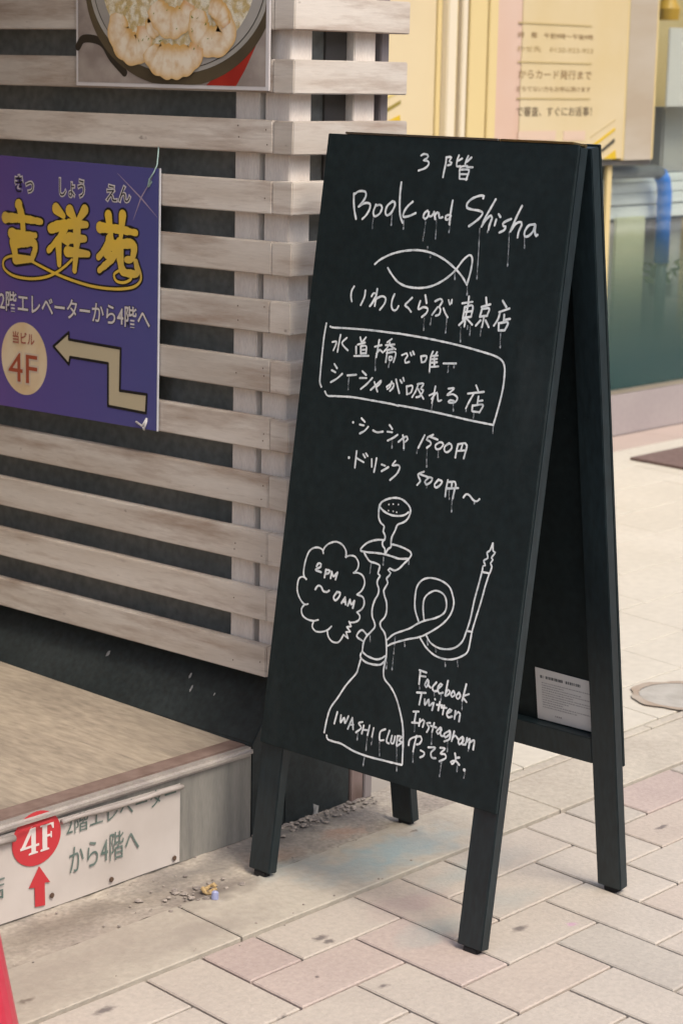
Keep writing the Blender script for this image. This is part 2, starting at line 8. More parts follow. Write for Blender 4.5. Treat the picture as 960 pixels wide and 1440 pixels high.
DRIPS=[((141.4,1323.3),(141.7,1301.9)),((187.1,1332.7),(188.5,1310.4)),((217.9,1325.6),(219.5,1305.7)),((271.7,1327.7),(270.8,1286.9)),((297.1,1328.2),(300.4,1292.1)),((330.7,1321.5),(331.1,1306.2)),((402.1,1318.1),(409.6,1226.5)),((471.0,1316.0),(476.2,1254.9)),((506.7,1309.4),(509.8,1289.2)),((422.1,1318.1),(421.4,1311.6)),((385.5,1136.0),(388.5,1108.6)),((401.0,1139.4),(401.4,1133.7)),((407.1,1140.0),(408.6,1122.0)),((432.6,1140.4),(433.1,1124.4)),((349.9,1150.0),(351.2,1122.2)),((312.7,1146.6),(312.3,1133.0)),((479.2,1135.4),(482.3,1107.5)),((296.0,1143.9),(298.1,1121.8)),((222.4,1153.8),(222.2,1149.9)),((282.8,1268.2),(284.2,1273.0)),((292.7,1264.2),(293.7,1257.3)),((355.7,1236.3),(358.0,1221.3)),((389.4,1212.3),(391.1,1195.1)),((186.9,1062.4),(190.6,1035.0)),((224.5,1057.4),(222.6,1044.4)),((323.5,1052.6),(324.1,1044.9)),((366.9,1064.9),(367.7,1050.7)),((380.2,1067.4),(380.5,1059.8)),((126.1,1014.7),(127.6,990.8)),((340.1,988.0),(339.6,978.0)),((388.6,998.1),(391.3,980.8)),((420.8,990.9),(421.4,983.4)),((440.0,984.5),(440.1,974.7)),((488.4,966.5),(489.2,952.5)),((253.2,909.7),(254.5,894.6)),((283.9,898.5),(284.0,894.8)),((167.3,848.8),(168.3,842.9)),((317.5,902.0),(316.7,892.7)),((340.4,905.9),(344.1,870.5)),((367.8,906.2),(369.0,891.4)),((349.5,838.7),(350.2,831.3)),((404.0,838.2),(407.0,818.8)),((413.8,823.1),(415.8,796.9)),((466.5,823.4),(466.1,819.3)),((236.6,670.3),(236.4,651.4)),((265.4,687.7),(266.4,672.2)),((316.8,545.2),(318.0,511.0)),((340.7,542.0),(342.6,529.9)),((255.1,533.4),(256.3,522.6)),((328.7,692.0),(328.8,684.2)),((416.9,542.0),(418.7,534.8)),((442.8,524.5),(444.7,512.3)),((470.6,531.2),(474.2,518.2)),((340.5,542.4),(342.5,530.0)),((394.8,552.8),(397.3,543.2)),((253.1,342.4),(253.1,330.3)),((276.9,343.7),(278.0,315.7)),((290.0,344.6),(289.2,329.3)),((308.6,340.7),(312.9,312.6)),((351.8,340.5),(358.9,294.2)),((276.5,305.2),(275.4,284.7)),((303.3,493.9),(304.3,479.1)),((318.3,506.8),(318.5,480.0)),((388.9,466.3),(390.5,458.1)),((425.8,461.6),(427.2,452.7)),((494.0,457.6),(495.6,441.1)),((442.8,460.6),(444.1,448.5)),((388.6,392.7),(390.0,377.4)),((432.1,385.2),(434.2,362.5)),((471.2,378.6),(473.4,357.6)),((522.1,375.5),(521.6,370.1)),((393.4,339.4),(395.3,319.5)),((462.7,335.9),(462.3,308.1)),((500.3,338.8),(501.1,326.4)),((519.3,331.5),(519.2,319.0))]
SIGN_EDGE=[(888.4,1382.1),(370.1,1375.0),(376.4,820.8),(898.7,816.6)]
SIGN_TEXT=[('きっ',(836.0,1303.8,773.8,1341.2),'r'),('しょう',(686.8,1302.6,605.3,1340.6),'r'),('えん',(534.8,1300.6,460.6,1334.1),'r'),('2階エレベーターから4階へ',(895.1,1034.8,398.5,1080.6),'l'),('当ビル',(849.3,964.4,774.1,991.9),'m'),('4F',(865.1,877.6,765.3,943.0),'f')]
KANJI=[[(870.0,1245.0),(808.2,1246.0),(747.5,1242.9)],[(824.1,1276.0),(812.9,1248.4),(808.7,1210.9)],[(849.9,1210.9),(808.8,1209.0),(768.0,1211.6)],[(844.3,1191.6),(834.3,1150.4)],[(844.3,1188.9),(771.2,1193.8),(780.4,1156.2)],[(836.0,1154.1),(779.2,1158.1)],[(697.6,1274.4),(673.4,1260.3)],[(716.2,1229.9),(665.2,1242.3),(688.0,1211.2),(723.5,1182.0)],[(690.9,1205.4),(688.5,1153.4)],[(672.2,1212.2),(659.9,1201.9)],[(652.6,1272.5),(637.1,1256.9)],[(603.7,1277.1),(624.9,1253.9)],[(655.1,1243.6),(598.4,1245.6)],[(654.2,1213.4),(604.1,1214.8)],[(661.2,1183.3),(593.2,1182.5)],[(628.8,1248.2),(630.8,1200.2),(637.9,1144.1)],[(554.6,1242.5),(500.6,1242.2),(442.1,1237.9)],[(528.5,1270.5),(519.4,1224.0)],[(483.5,1273.1),(488.8,1226.0)],[(523.2,1220.1),(535.7,1199.3),(560.3,1178.5)],[(527.6,1205.3),(500.6,1207.1),(516.8,1178.7),(557.7,1150.1)],[(532.0,1188.6),(515.8,1180.6)],[(492.6,1213.1),(489.9,1173.4),(481.9,1154.0),(457.9,1150.4),(437.8,1153.7),(442.0,1176.8)],[(492.6,1210.9),(450.0,1212.3),(453.7,1183.2),(471.2,1179.1)]]
SWOOSH=[[(780.4,1153.1),(740.1,1142.1),(700.1,1132.0),(643.7,1121.4),(577.0,1113.7),(506.2,1113.8),(452.6,1121.8),(428.8,1136.3),(427.2,1152.7),(438.8,1175.3)],[(827.1,1161.2),(856.7,1159.1),(877.7,1149.2),(878.0,1131.9),(857.3,1120.0),(827.8,1114.6),(780.9,1114.5),(734.5,1121.8),(700.1,1133.9),(671.6,1149.1),(646.2,1166.5)],[(495.3,1154.1),(510.4,1144.6),(503.4,1131.6),(479.3,1129.8),(456.8,1139.6),(460.6,1150.9)]]
SPARK=[[(389.2,1359.9),(427.5,1312.0),(451.6,1264.2)],[(500.4,1360.1),(458.0,1324.6),(427.5,1312.0),(405.5,1297.2),(376.9,1274.0)]]
TIE=[(400.5,1345.2),(417.5,826.7),(372.2,1376.4),(395.5,1414.1)]
DISC=(811.7,931.8,79.1,82.2)
SARROW=[(710.3,969.9),(658.7,1005.9),(657.7,990.2),(490.1,986.8),(492.9,895.0),(408.6,896.0),(411.2,855.2),(531.2,857.0),(531.0,950.4),(654.6,951.6),(659.2,934.9)]
FOOD_EDGE=[(633.7,1541.4),(61.9,1539.8),(632.4,1718.3),(65.1,1714.8)]
POT=(323.7,1758.6,265.6,188.4)
RED=[(236.9,1544.6),(152.2,1545.3),(127.1,1581.7),(99.2,1626.6),(90.3,1657.7),(121.7,1648.7),(185.0,1585.4)]
HANDLE=[[(626.2,1627.5),(598.3,1639.6),(561.9,1635.0),(533.2,1623.4)]]
SHRIMP=[[(490.4,1689.4),(497.5,1656.6),(476.3,1628.5),(441.1,1617.1),(420.3,1633.5),(420.4,1666.1)],[(406.5,1652.2),(385.9,1670.7),(392.8,1689.2)],[(386.1,1712.2),(372.3,1689.1),(338.2,1670.7),(298.0,1684.4),(284.9,1711.6)],[(251.7,1697.9),(258.0,1666.3),(237.9,1639.2),(205.1,1634.8),(179.4,1648.4),(186.2,1679.8),(212.4,1697.8)],[(396.0,1624.4),(385.6,1605.9),(351.4,1594.7),(304.0,1595.3),(270.7,1607.1),(260.9,1627.7)],[(225.5,1706.8),(192.9,1693.2),(176.4,1666.4)]]
BAN_EDGE=[(-258.5,176.8),(-251.5,5.5),(-720.5,0.5),(-717.9,173.4),(-253.8,164.7)]
BAN_DISC=(-630.7,156.9,59.9,51.5)
BAN_ARROW=[(-625.3,94.7),(-598.4,55.7),(-612.3,58.7),(-611.7,12.6),(-635.8,16.1),(-636.9,55.1),(-650.6,57.7)]
BAN_4F=(-671.1,123.1,-589.5,178.2)
BAN_T1=(-550.3,55.9,-368.4,113.5)
BAN_T2=(-558.3,137.3,-267.6,175.3)
BAN_T3=(-753.5,55.7,-709.1,102.6)
GROM=[(-271.4,16.5),(-441.9,17.9),(-594.6,27.8)]
SHOP_TEXT=[('時\u3000間\u3000午前9時～午後9時',(3965.6,1731.1,4482.0,1753.5),'g'),('わせ先\u30000120-923-923',(3959.9,1675.2,4486.1,1699.3),'y'),('からカード発行まで',(3974.5,1567.8,4482.5,1604.8),'b'),('きちでない方もお申込頂けます',(3965.1,1516.4,4478.5,1538.5),'b'),('で審査、すぐにお返事！',(3970.0,1416.6,4493.7,1456.3),'d')]
SHOP_RULE=[((3963.5,1788.6),(4470.4,1796.4)),((3968.3,1633.7),(4479.2,1637.7)),((3968.1,1488.2),(4478.8,1486.5))]
CHEV=[[(4507.5,1295.4),(4669.9,1367.2),(4673.8,1355.9),(4513.2,1284.2)],[(4571.0,1272.2),(4670.5,1321.9),(4673.7,1306.6),(4583.5,1263.6)],[(4595.6,1235.2),(4682.3,1273.6),(4689.4,1233.7)],[(4490.5,1327.5),(4672.1,1402.2),(4672.3,1399.9),(4490.7,1325.2)]]
SHOP_BOX=[(3984.8,1317.6,4243.4,1357.6),(4297.1,1315.6,4452.6,1355.5)]
CHEV2=[[(3154.4,1435.8),(3264.1,1478.0),(3264.6,1464.8),(3163.0,1424.2)],[(3188.6,1399.0),(3262.1,1422.5),(3264.7,1398.7)],[(3152.7,1482.8),(3217.5,1503.0),(3238.3,1500.0),(3157.2,1471.3)]]
NOTE=[(395.9,437.1),(544.8,434.6),(544.8,328.4),(396.4,327.3)]
GUM=[((-0.337,-0.414),0.022,0.012),((-0.338,-0.438),0.016,0.012),((-0.829,-0.364),0.03,0.013),((-0.897,-0.241),0.022,0.01),((-0.418,-0.641),0.014,0.01),((-0.04,-0.653),0.026,0.012),((0.229,-0.168),0.013,0.006),((-0.473,-0.529),0.008,0.006),((-0.634,-0.6),0.018,0.008),((0.627,-0.53),0.03,0.008)]
TINT=[((0.089,-0.244),0.2,0.07),((-0.088,-0.448),0.09,0.05),((0.326,-0.394),0.1,0.03),((-0.157,-0.193),0.22,0.06),((-0.165,-0.546),0.08,0.03)]
PINK=(0.047,-0.712)
LITTER=[(-0.341,-0.141),(-0.311,-0.103)]
MAN=[(1.417,0.093),(1.548,0.058),(1.349,-0.062)]
CONE=[(-1.046,-0.408)]
CAM={'f': 3036.8317359304674,'loc': [-3.1489,-2.9398,1.5815],'yaw': 0.8452092604772516,'pitch': 0.20142234503042802,'roll': 0.020289767793084088}
BOARD={'o': [-0.2004,-0.0857],'yaw': -0.01477,'a': 0.2045,'b': 0.4791,'H': 1.4594}
SLAT=[1.8436,0.1199,0.0659]
INT={'blue': (5.197,0.748,5.33,1.192),'stripes': [(4.861,1.112,5.61,1.152),(4.864,1.066,5.615,1.111),(4.868,1.013,5.62,1.064),(4.872,0.949,5.626,1.007)],'green': (4.958,0.185,5.198,0.961),'column': (5.455,0.51,5.656,1.449),'poster': (5.258,1.452,5.484,1.805),'lamp': (5.24,1.838,5.32,1.953),'tan': (5.511,1.224,6.006,2.126),'plant': (5.246,0.641,5.503,0.725),'stripes_back': (4.889,0.937,5.658,1.157),'chipB': [[(163.2,6.3),(163.8,-4.1),(159.5,-8.1),(154.8,-11.0),(149.7,-5.3),(149.5,6.0),(149.6,13.4),(148.1,27.0),(154.2,24.1),(158.4,21.5),(165.3,18.9)],[(168.9,-9.7),(169.3,-15.4),(165.6,-16.5),(162.3,-17.2),(160.0,-12.5),(156.7,-9.2),(155.7,-3.4),(158.8,-0.6),(161.7,1.8),(165.5,-0.2),(166.6,-5.8)]],'chipA': [[(558.2,287.2),(559.2,283.9),(561.2,282.3),(562.9,282.4),(565.5,280.6),(566.0,284.2),(566.6,287.3),(565.5,291.0),(563.1,292.5),(560.5,293.1),(559.5,289.8)],[(548.6,294.1),(550.0,292.1),(551.0,289.9),(553.7,289.2),(554.8,291.0),(555.8,292.0),(555.9,293.3),(556.1,295.6),(553.5,296.1),(551.3,296.6),(550.2,295.2)],[(480.3,302.7),(480.9,301.5),(481.9,300.5),(483.1,299.7),(484.4,300.1),(485.7,300.8),(485.4,302.5),(484.8,304.1),(483.2,305.0),(481.4,305.3),(480.5,304.1)],[(297.4,290.1),(296.7,287.2),(298.1,284.6),(300.2,283.9),(301.7,285.6),(302.8,287.5),(302.0,290.2),(302.0,293.4),(300.2,294.3),(298.7,293.5),(297.9,291.8)],[(230.0,293.0),(230.2,290.9),(231.5,290.7),(232.3,289.0),(233.1,290.2),(233.3,291.7),(233.5,293.1),(233.4,295.0),(232.4,296.2),(231.6,294.7),(230.5,294.7)],[(309.6,268.5),(309.3,267.2),(310.1,266.6),(310.9,265.5),(311.8,265.8),(312.0,267.4),(312.4,268.8),(311.4,269.7),(310.8,270.0),(310.0,270.7),(309.8,269.4)],[(277.9,267.3),(277.9,264.1),(278.7,261.2),(280.0,262.1),(280.8,263.4),(282.5,264.2),(281.7,268.0),(281.7,272.4),(280.2,274.3),(278.9,272.2),(277.9,270.5)],[(291.1,248.6),(291.2,245.9),(292.1,244.0),(293.1,243.5),(294.0,244.2),(295.0,246.1),(294.5,249.2),(294.0,251.3),(293.2,253.3),(292.3,251.8),(291.6,250.7)],[(322.0,246.8),(322.6,245.0),(323.2,243.7),(324.0,244.3),(324.7,244.1),(325.2,245.2),(324.8,246.8),(324.8,248.7),(324.1,249.7),(323.4,248.5),(322.6,248.5)],[(209.2,269.2),(209.2,267.8),(209.8,267.2),(210.4,266.4),(211.1,266.8),(211.0,268.3),(211.1,269.2),(211.1,270.7),(210.5,271.8),(209.9,270.8),(209.4,270.3)],[(463.0,278.7),(463.4,278.0),(463.8,277.5),(464.5,277.3),(465.0,277.4),(465.5,277.8),(465.3,278.5),(465.0,279.1),(464.5,279.7),(464.0,279.2),(463.2,279.3)],[(269.3,242.2),(269.8,240.2),(270.3,239.1),(271.0,237.3),(271.6,239.3),(271.9,240.7),(272.1,242.6),(271.9,244.8),(271.0,244.6),(270.3,245.0),(269.8,243.9)]]}

# ------------------------------------------------------------------ camera
def cam_axes():
    y, p, r = CAM['yaw'], CAM['pitch'], CAM['roll']
    f = Vector((math.sin(y)*math.cos(p), math.cos(y)*math.cos(p), -math.sin(p)))
    rt = Vector((math.cos(y), -math.sin(y), 0)); up = rt.cross(f)
    return rt*math.cos(r)+up*math.sin(r), up*math.cos(r)-rt*math.sin(r), f
R_, U_, F_ = cam_axes()
cd = bpy.data.cameras.new('camera'); cam = bpy.data.objects.new('camera', cd); COL.objects.link(cam)
m = Matrix((R_, U_, -F_)).transposed().to_4x4(); m.translation = Vector(CAM['loc']); cam.matrix_world = m
cd.sensor_fit = 'HORIZONTAL'; cd.sensor_width = 24.0; cd.lens = 24.0*CAM['f']/960.0
cd.clip_start = .05; cd.clip_end = 300
cd.dof.use_dof = True; cd.dof.aperture_fstop = 7.6
cd.dof.focus_distance = (Vector((-.05, -.42, .75))-Vector(CAM['loc'])).dot(F_)
S.camera = cam
# ------------------------------------------------------------------ sky, sun, exposure
EL, AZ = math.radians(55), math.radians(190)
w = bpy.data.worlds.new('World'); S.world = w; w.use_nodes = True
nt = w.node_tree; bg = nt.nodes['Background']
sky = nt.nodes.new('ShaderNodeTexSky'); sky.sky_type = 'NISHITA'; sky.sun_disc = False
sky.sun_elevation = EL; sky.sun_rotation = AZ; sky.air_density = 1.0; sky.dust_density = 4.0; sky.ozone_density = .6
nt.links.new(sky.outputs[0], bg.inputs[0]); bg.inputs[1].default_value = .13
sd = bpy.data.lights.new('sun', 'SUN'); sd.energy = 1.1; sd.angle = math.radians(20); sd.color = (1, .93, .82)
so = bpy.data.objects.new('sun', sd); COL.objects.link(so); so.location = (0, -4, 8)
to_sun = Vector((math.sin(AZ)*math.cos(EL), math.cos(AZ)*math.cos(EL), math.sin(EL)))
so.rotation_euler = to_sun.to_track_quat('Z', 'Y').to_euler()
vs = S.view_settings; vs.view_transform = 'Standard'; vs.look = 'None'; vs.gamma = 1.0
vs.exposure = 0.84; vs.use_curve_mapping = False
vs.use_white_balance = True; vs.white_balance_temperature = 6580; vs.white_balance_tint = 10

# ------------------------------------------------------------------ helpers
def link(o): COL.objects.link(o); return o
def tag(o, label=None, cat=None, group=None, kind=None):
    if label: o['label'] = label
    if cat: o['category'] = cat
    if group: o['group'] = group
    if kind: o['kind'] = kind
    return o
def thing(name, loc, label, cat, group=None):
    o = bpy.data.objects.new(name, None); o.empty_display_size = .05; o.location = loc; link(o)
    return tag(o, label, cat, group)
def wloc(o):
    v = Vector((0, 0, 0))
    while o is not None: v += o.location; o = o.parent
    return v
class MB:
    """collects world-space faces for one mesh"""
    def __init__(s): s.v = []; s.f = []; s.mi = []; s.cur = 0; s.col = None
    def face(s, pts):
        n = len(s.v); s.v += [tuple(p) for p in pts]; s.f.append(list(range(n, n+len(pts)))); s.mi.append(s.cur)
    def box(s, a, b, mp=None):
        x0, y0, z0 = a; x1, y1, z1 = b
        c = [Vector(p) for p in ((x0,y0,z0),(x1,y0,z0),(x1,y1,z0),(x0,y1,z0),(x0,y0,z1),(x1,y0,z1),(x1,y1,z1),(x0,y1,z1))]
        if mp: c = [mp(*p) for p in c]
        n = len(s.v); s.v += [tuple(p) for p in c]
        for q in ((0,3,2,1),(4,5,6,7),(0,1,5,4),(1,2,6,5),(2,3,7,6),(3,0,4,7)):
            s.f.append([n+i for i in q]); s.mi.append(s.cur)
        return s
    def prism(s, pts, mp, h0, h1):
        n = len(s.v); k = len(pts)
        s.v += [tuple(mp(p[0], p[1], h0)) for p in pts]+[tuple(mp(p[0], p[1], h1)) for p in pts]
        s.f.append(list(range(n+k-1, n-1, -1))); s.f.append(list(range(n+k, n+2*k))); s.mi += [s.cur]*2
        for i in range(k):
            j = (i+1) % k; s.f.append([n+i, n+j, n+k+j, n+k+i]); s.mi.append(s.cur)
        return s
    def tube(s, path, r, seg=10, cap=True):
        n0 = len(s.v); P = [Vector(p) for p in path]; k = len(P)
        for i, p in enumerate(P):
            t = (P[min(i+1, k-1)]-P[max(i-1, 0)]).normalized()
            a = t.cross(Vector((0, 0, 1)));
            if a.length < 1e-3: a = t.cross(Vector((1, 0, 0)))
            a.normalize(); b = t.cross(a); rr = r[i] if isinstance(r, (list, tuple)) else r
            for j in range(seg):
                th = 2*math.pi*j/seg; s.v.append(tuple(p+(a*math.cos(th)+b*math.sin(th))*rr))
        for i in range(k-1):
            for j in range(seg):
                q = (j+1) % seg
                s.f.append([n0+i*seg+j, n0+i*seg+q, n0+(i+1)*seg+q, n0+(i+1)*seg+j]); s.mi.append(s.cur)
        if cap:
            s.f.append([n0+j for j in range(seg)]); s.f.append([n0+(k-1)*seg+j for j in range(seg-1, -1, -1)]); s.mi += [s.cur]*2
        return s
    def build(s, name, mats, parent=None, bevel=0, smooth=False, seg=2, under=False):
        off = wloc(parent)
        me = bpy.data.meshes.new(name); me.from_pydata([tuple(Vector(p)-off) for p in s.v], [], s.f)
        mats = mats if isinstance(mats, (list, tuple)) else [mats]
        for mm in mats: me.materials.append(mm)
        for p, i in zip(me.polygons, s.mi): p.material_index = i; p.use_smooth = smooth
        bm = bmesh.new(); bm.from_mesh(me)
        bmesh.ops.recalc_face_normals(bm, faces=bm.faces)
        if bevel:
            bmesh.ops.bevel(bm, geom=[e for e in bm.edges if len(e.link_faces) == 2 and e.calc_face_angle(0) > .5], offset=bevel, segments=seg, affect='EDGES', clamp_overlap=True)
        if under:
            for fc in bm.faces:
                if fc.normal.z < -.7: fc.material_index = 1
        bm.to_mesh(me); bm.free()
        if s.col is not None:
            at = me.color_attributes.new('tone', 'FLOAT_COLOR', 'POINT')
            for i, c in enumerate(s.col): at.data[i].color = (*c, 1)
        o = bpy.data.objects.new(name, me); o.parent = parent; return link(o)

def smooth_path(pts, step):
    if len(pts) < 3: return [Vector(p).to_2d() if len(p) == 2 else p for p in map(Vector, pts)]
    P = [Vector((p[0], p[1])) for p in pts]; out = []
    for i in range(len(P)-1):
        p0 = P[i-1] if i else P[0]*2-P[1]; p1, p2 = P[i], P[i+1]; p3 = P[i+2] if i+2 < len(P) else P[-1]*2-P[-2]
        n = max(1, int((p2-p1).length/step))
        for k in range(n):
            t = k/n
            out.append(.5*((2*p1)+(p2-p0)*t+(2*p0-5*p1+4*p2-p3)*t*t+(-p0+3*p1-3*p2+p3)*t**3))
    out.append(P[-1]); return out
LAY = [0]
def ribbon(mb, pts, wd, mp, h=.0, step=None, taper=None, jit=0.0):
    """a painted stroke: flat ribbon with round ends; mp(a,b,h) -> world"""
    LAY[0] = (LAY[0]+1) % 60; h = h+LAY[0]*6e-6
    P = smooth_path(pts, step or max(wd*.6, 2.5)); n = len(P); L = []; Rr = []; r0 = wd/2
    ph = random.random()*9
    for i, p in enumerate(P):
        t = P[min(i+1, n-1)]-P[max(i-1, 0)]
        if t.length < 1e-6: t = Vector((1, 0))
        t.normalize(); nn = Vector((-t.y, t.x)); r = r0*(1+jit*math.sin(ph+i*.9)*.5+jit*(random.random()-.5))
        if taper: r *= taper[0]+(taper[1]-taper[0])*i/max(1, n-1)
        L.append((p+nn*r, i)); Rr.append((p-nn*r, i))
    b = len(mb.v); hh = lambda i: h+i*4e-6/ max(1, n)*10
    for (q, i), (z, _) in zip(L, Rr): mb.v.append(tuple(mp(q.x, q.y, hh(i)))); mb.v.append(tuple(mp(z.x, z.y, hh(i))))
    for i in range(n-1): mb.f.append([b+2*i, b+2*i+1, b+2*i+3, b+2*i+2]); mb.mi.append(mb.cur)
    for end in (0, n-1):
        a = L[end][0]; c = Rr[end][0]; ctr = (a+c)/2; v = a-ctr; ids = []
        sg = 1 if end == 0 else -1
        for k in range(7):
            th = sg*math.pi*k/6; q = Vector((v.x*math.cos(th)-v.y*math.sin(th), v.x*math.sin(th)+v.y*math.cos(th)))+ctr
            ids.append(len(mb.v)); mb.v.append(tuple(mp(q.x, q.y, hh(end))))
        mb.f.append(ids); mb.mi.append(mb.cur)
def disc(mb, c, rx, ry, mp, h, n=28):
    mb.face([mp(c[0]+rx*math.cos(2*math.pi*i/n), c[1]+ry*math.sin(2*math.pi*i/n), h) for i in range(n)])
def text(mb, body, rect, mp, h, bold=0.0, grow=0.0, shear=0.0):
    """letters fitted into rect (left, bottom, right, top) of a plane"""
    def get(off):
        cu = bpy.data.curves.new('text', 'FONT'); cu.body = body; cu.size = 1; cu.offset = off; cu.shear = shear; cu.resolution_u = 3; cu.fill_mode = 'FRONT'
        o = bpy.data.objects.new('text', cu); COL.objects.link(o)
        dg = bpy.context.evaluated_depsgraph_get(); me = o.evaluated_get(dg).to_mesh()
        v = [tuple(p.co) for p in me.vertices]; f = [list(p.vertices) for p in me.polygons]
        o.evaluated_get(dg).to_mesh_clear(); bpy.data.objects.remove(o); bpy.data.curves.remove(cu); return v, f
    v, f = get(bold)
    x0 = min(p[0] for p in v); x1 = max(p[0] for p in v); y0 = min(p[1] for p in v); y1 = max(p[1] for p in v)
    if grow: v, f = get(bold+grow)
    l, b, r, t = rect; n = len(mb.v)
    mb.v += [tuple(mp(l+(p[0]-x0)/(x1-x0)*(r-l), b+(p[1]-y0)/(y1-y0)*(t-b), h)) for p in v]
    mb.f += [[n+i for i in q] for q in f]; mb.mi += [mb.cur]*len(f)

# ------------------------------------------------------------------ materials
def mat(name, color, rough=.6, c2=None, scale=8, detail=6, vec=(1, 1, 1), lo=.35, hi=.65, bump=0, bscale=60, metal=0, spec=.5, fine=.0, coat=0):
    m_ = bpy.data.materials.new(name); m_.use_nodes = True; N = m_.node_tree.nodes; K = m_.node_tree.links
    b = N['Principled BSDF']; b.inputs['Base Color'].default_value = (*color, 1); b.inputs['Roughness'].default_value = rough
    b.inputs['Metallic'].default_value = metal; b.inputs['Specular IOR Level'].default_value = spec; b.inputs['Coat Weight'].default_value = coat
    tc = N.new('ShaderNodeTexCoord'); mp = N.new('ShaderNodeMapping'); mp.inputs['Scale'].default_value = vec
    K.new(tc.outputs['Object'], mp.inputs[0]); out = None
    if c2:
        nz = N.new('ShaderNodeTexNoise'); nz.inputs['Scale'].default_value = scale; nz.inputs['Detail'].default_value = detail; K.new(mp.outputs[0], nz.inputs[0])
        rp = N.new('ShaderNodeMapRange'); rp.inputs[1].default_value = lo; rp.inputs[2].default_value = hi; K.new(nz.outputs[0], rp.inputs[0])
        mx = N.new('ShaderNodeMix'); mx.data_type = 'RGBA'; mx.inputs[6].default_value = (*color, 1); mx.inputs[7].default_value = (*c2, 1)
        K.new(rp.outputs[0], mx.inputs[0]); out = mx.outputs[2]
        if fine:
            n2 = N.new('ShaderNodeTexNoise'); n2.inputs['Scale'].default_value = scale*14; n2.inputs['Detail'].default_value = 4; K.new(mp.outputs[0], n2.inputs[0])
            r2 = N.new('ShaderNodeMapRange'); r2.inputs[1].default_value = .3; r2.inputs[2].default_value = .7; r2.inputs[3].default_value = 1-fine; r2.inputs[4].default_value = 1+fine; K.new(n2.outputs[0], r2.inputs[0])
            m2 = N.new('ShaderNodeMix'); m2.data_type = 'RGBA'; m2.blend_type = 'MULTIPLY'; m2.inputs[0].default_value = 1
            K.new(out, m2.inputs[6]); K.new(r2.outputs[0], m2.inputs[7]); out = m2.outputs[2]
        K.new(out, b.inputs['Base Color'])
    if bump:
        n3 = N.new('ShaderNodeTexNoise'); n3.inputs['Scale'].default_value = bscale; n3.inputs['Detail'].default_value = 5; K.new(mp.outputs[0], n3.inputs[0])
        bp = N.new('ShaderNodeBump'); bp.inputs['Strength'].default_value = bump; bp.inputs['Distance'].default_value = .004; K.new(n3.outputs[0], bp.inputs['Height']); K.new(bp.outputs[0], b.inputs['Normal'])
    return m_
def node(m_, t): return m_.node_tree.nodes.new(t)
def base_socket(m_):
    b = m_.node_tree.nodes['Principled BSDF'].inputs['Base Color']
    return b.links[0].from_socket if b.links else None
def over(m_, fac, color):
    """lay a colour over the base colour where fac is 1"""
    K = m_.node_tree.links; b = m_.node_tree.nodes['Principled BSDF'].inputs['Base Color']
    mx = node(m_, 'ShaderNodeMix'); mx.data_type = 'RGBA'; src = base_socket(m_)
    if src: K.new(src, mx.inputs[6])
    else: mx.inputs[6].default_value = b.default_value
    mx.inputs[7].default_value = (*color, 1); K.new(fac, mx.inputs[0]); K.new(mx.outputs[2], b)
def blot(m_, c, rx, ry, color, amount, soft=.5, warp=.012, wscale=60):
    """a patch of colour, stains included, at a fixed place on the ground (world coordinates)"""
    K = m_.node_tree.links
    g = node(m_, 'ShaderNodeNewGeometry'); nz = node(m_, 'ShaderNodeTexNoise'); nz.inputs['Scale'].default_value = wscale; K.new(g.outputs['Position'], nz.inputs[0])
    s0 = node(m_, 'ShaderNodeVectorMath'); s0.operation = 'SUBTRACT'; K.new(nz.outputs['Color'], s0.inputs[0]); s0.inputs[1].default_value = (.5, .5, .5)
    s1 = node(m_, 'ShaderNodeVectorMath'); s1.operation = 'SCALE'; K.new(s0.outputs[0], s1.inputs[0]); s1.inputs['Scale'].default_value = warp*2
    a = node(m_, 'ShaderNodeVectorMath'); K.new(g.outputs['Position'], a.inputs[0]); K.new(s1.outputs[0], a.inputs[1])
    d = node(m_, 'ShaderNodeVectorMath'); d.operation = 'SUBTRACT'; K.new(a.outputs[0], d.inputs[0]); d.inputs[1].default_value = (c[0], c[1], 0)
    e = node(m_, 'ShaderNodeVectorMath'); e.operation = 'MULTIPLY'; K.new(d.outputs[0], e.inputs[0]); e.inputs[1].default_value = (1/rx, 1/ry, 0)
    l = node(m_, 'ShaderNodeVectorMath'); l.operation = 'LENGTH'; K.new(e.outputs[0], l.inputs[0])
    r = node(m_, 'ShaderNodeMapRange'); r.inputs[1].default_value = 1; r.inputs[2].default_value = 1-soft; r.inputs[4].default_value = amount; K.new(l.outputs['Value'], r.inputs[0])
    over(m_, r.outputs[0], color)

def smudges(m_, col, scale, vec, lo, hi, amt):
    Kk = m_.node_tree.links; tc = node(m_, 'ShaderNodeTexCoord'); mp = node(m_, 'ShaderNodeMapping'); mp.inputs['Scale'].default_value = vec; nz = node(m_, 'ShaderNodeTexNoise')
    nz.inputs['Scale'].default_value = scale; nz.inputs['Detail'].default_value = 8; nz.inputs['Roughness'].default_value = .68; Kk.new(tc.outputs['Object'], mp.inputs[0]); Kk.new(mp.outputs[0], nz.inputs[0])
    r = node(m_, 'ShaderNodeMapRange'); r.inputs[1].default_value = lo; r.inputs[2].default_value = hi; r.inputs[4].default_value = amt; Kk.new(nz.outputs[0], r.inputs[0]); over(m_, r.outputs[0], col)
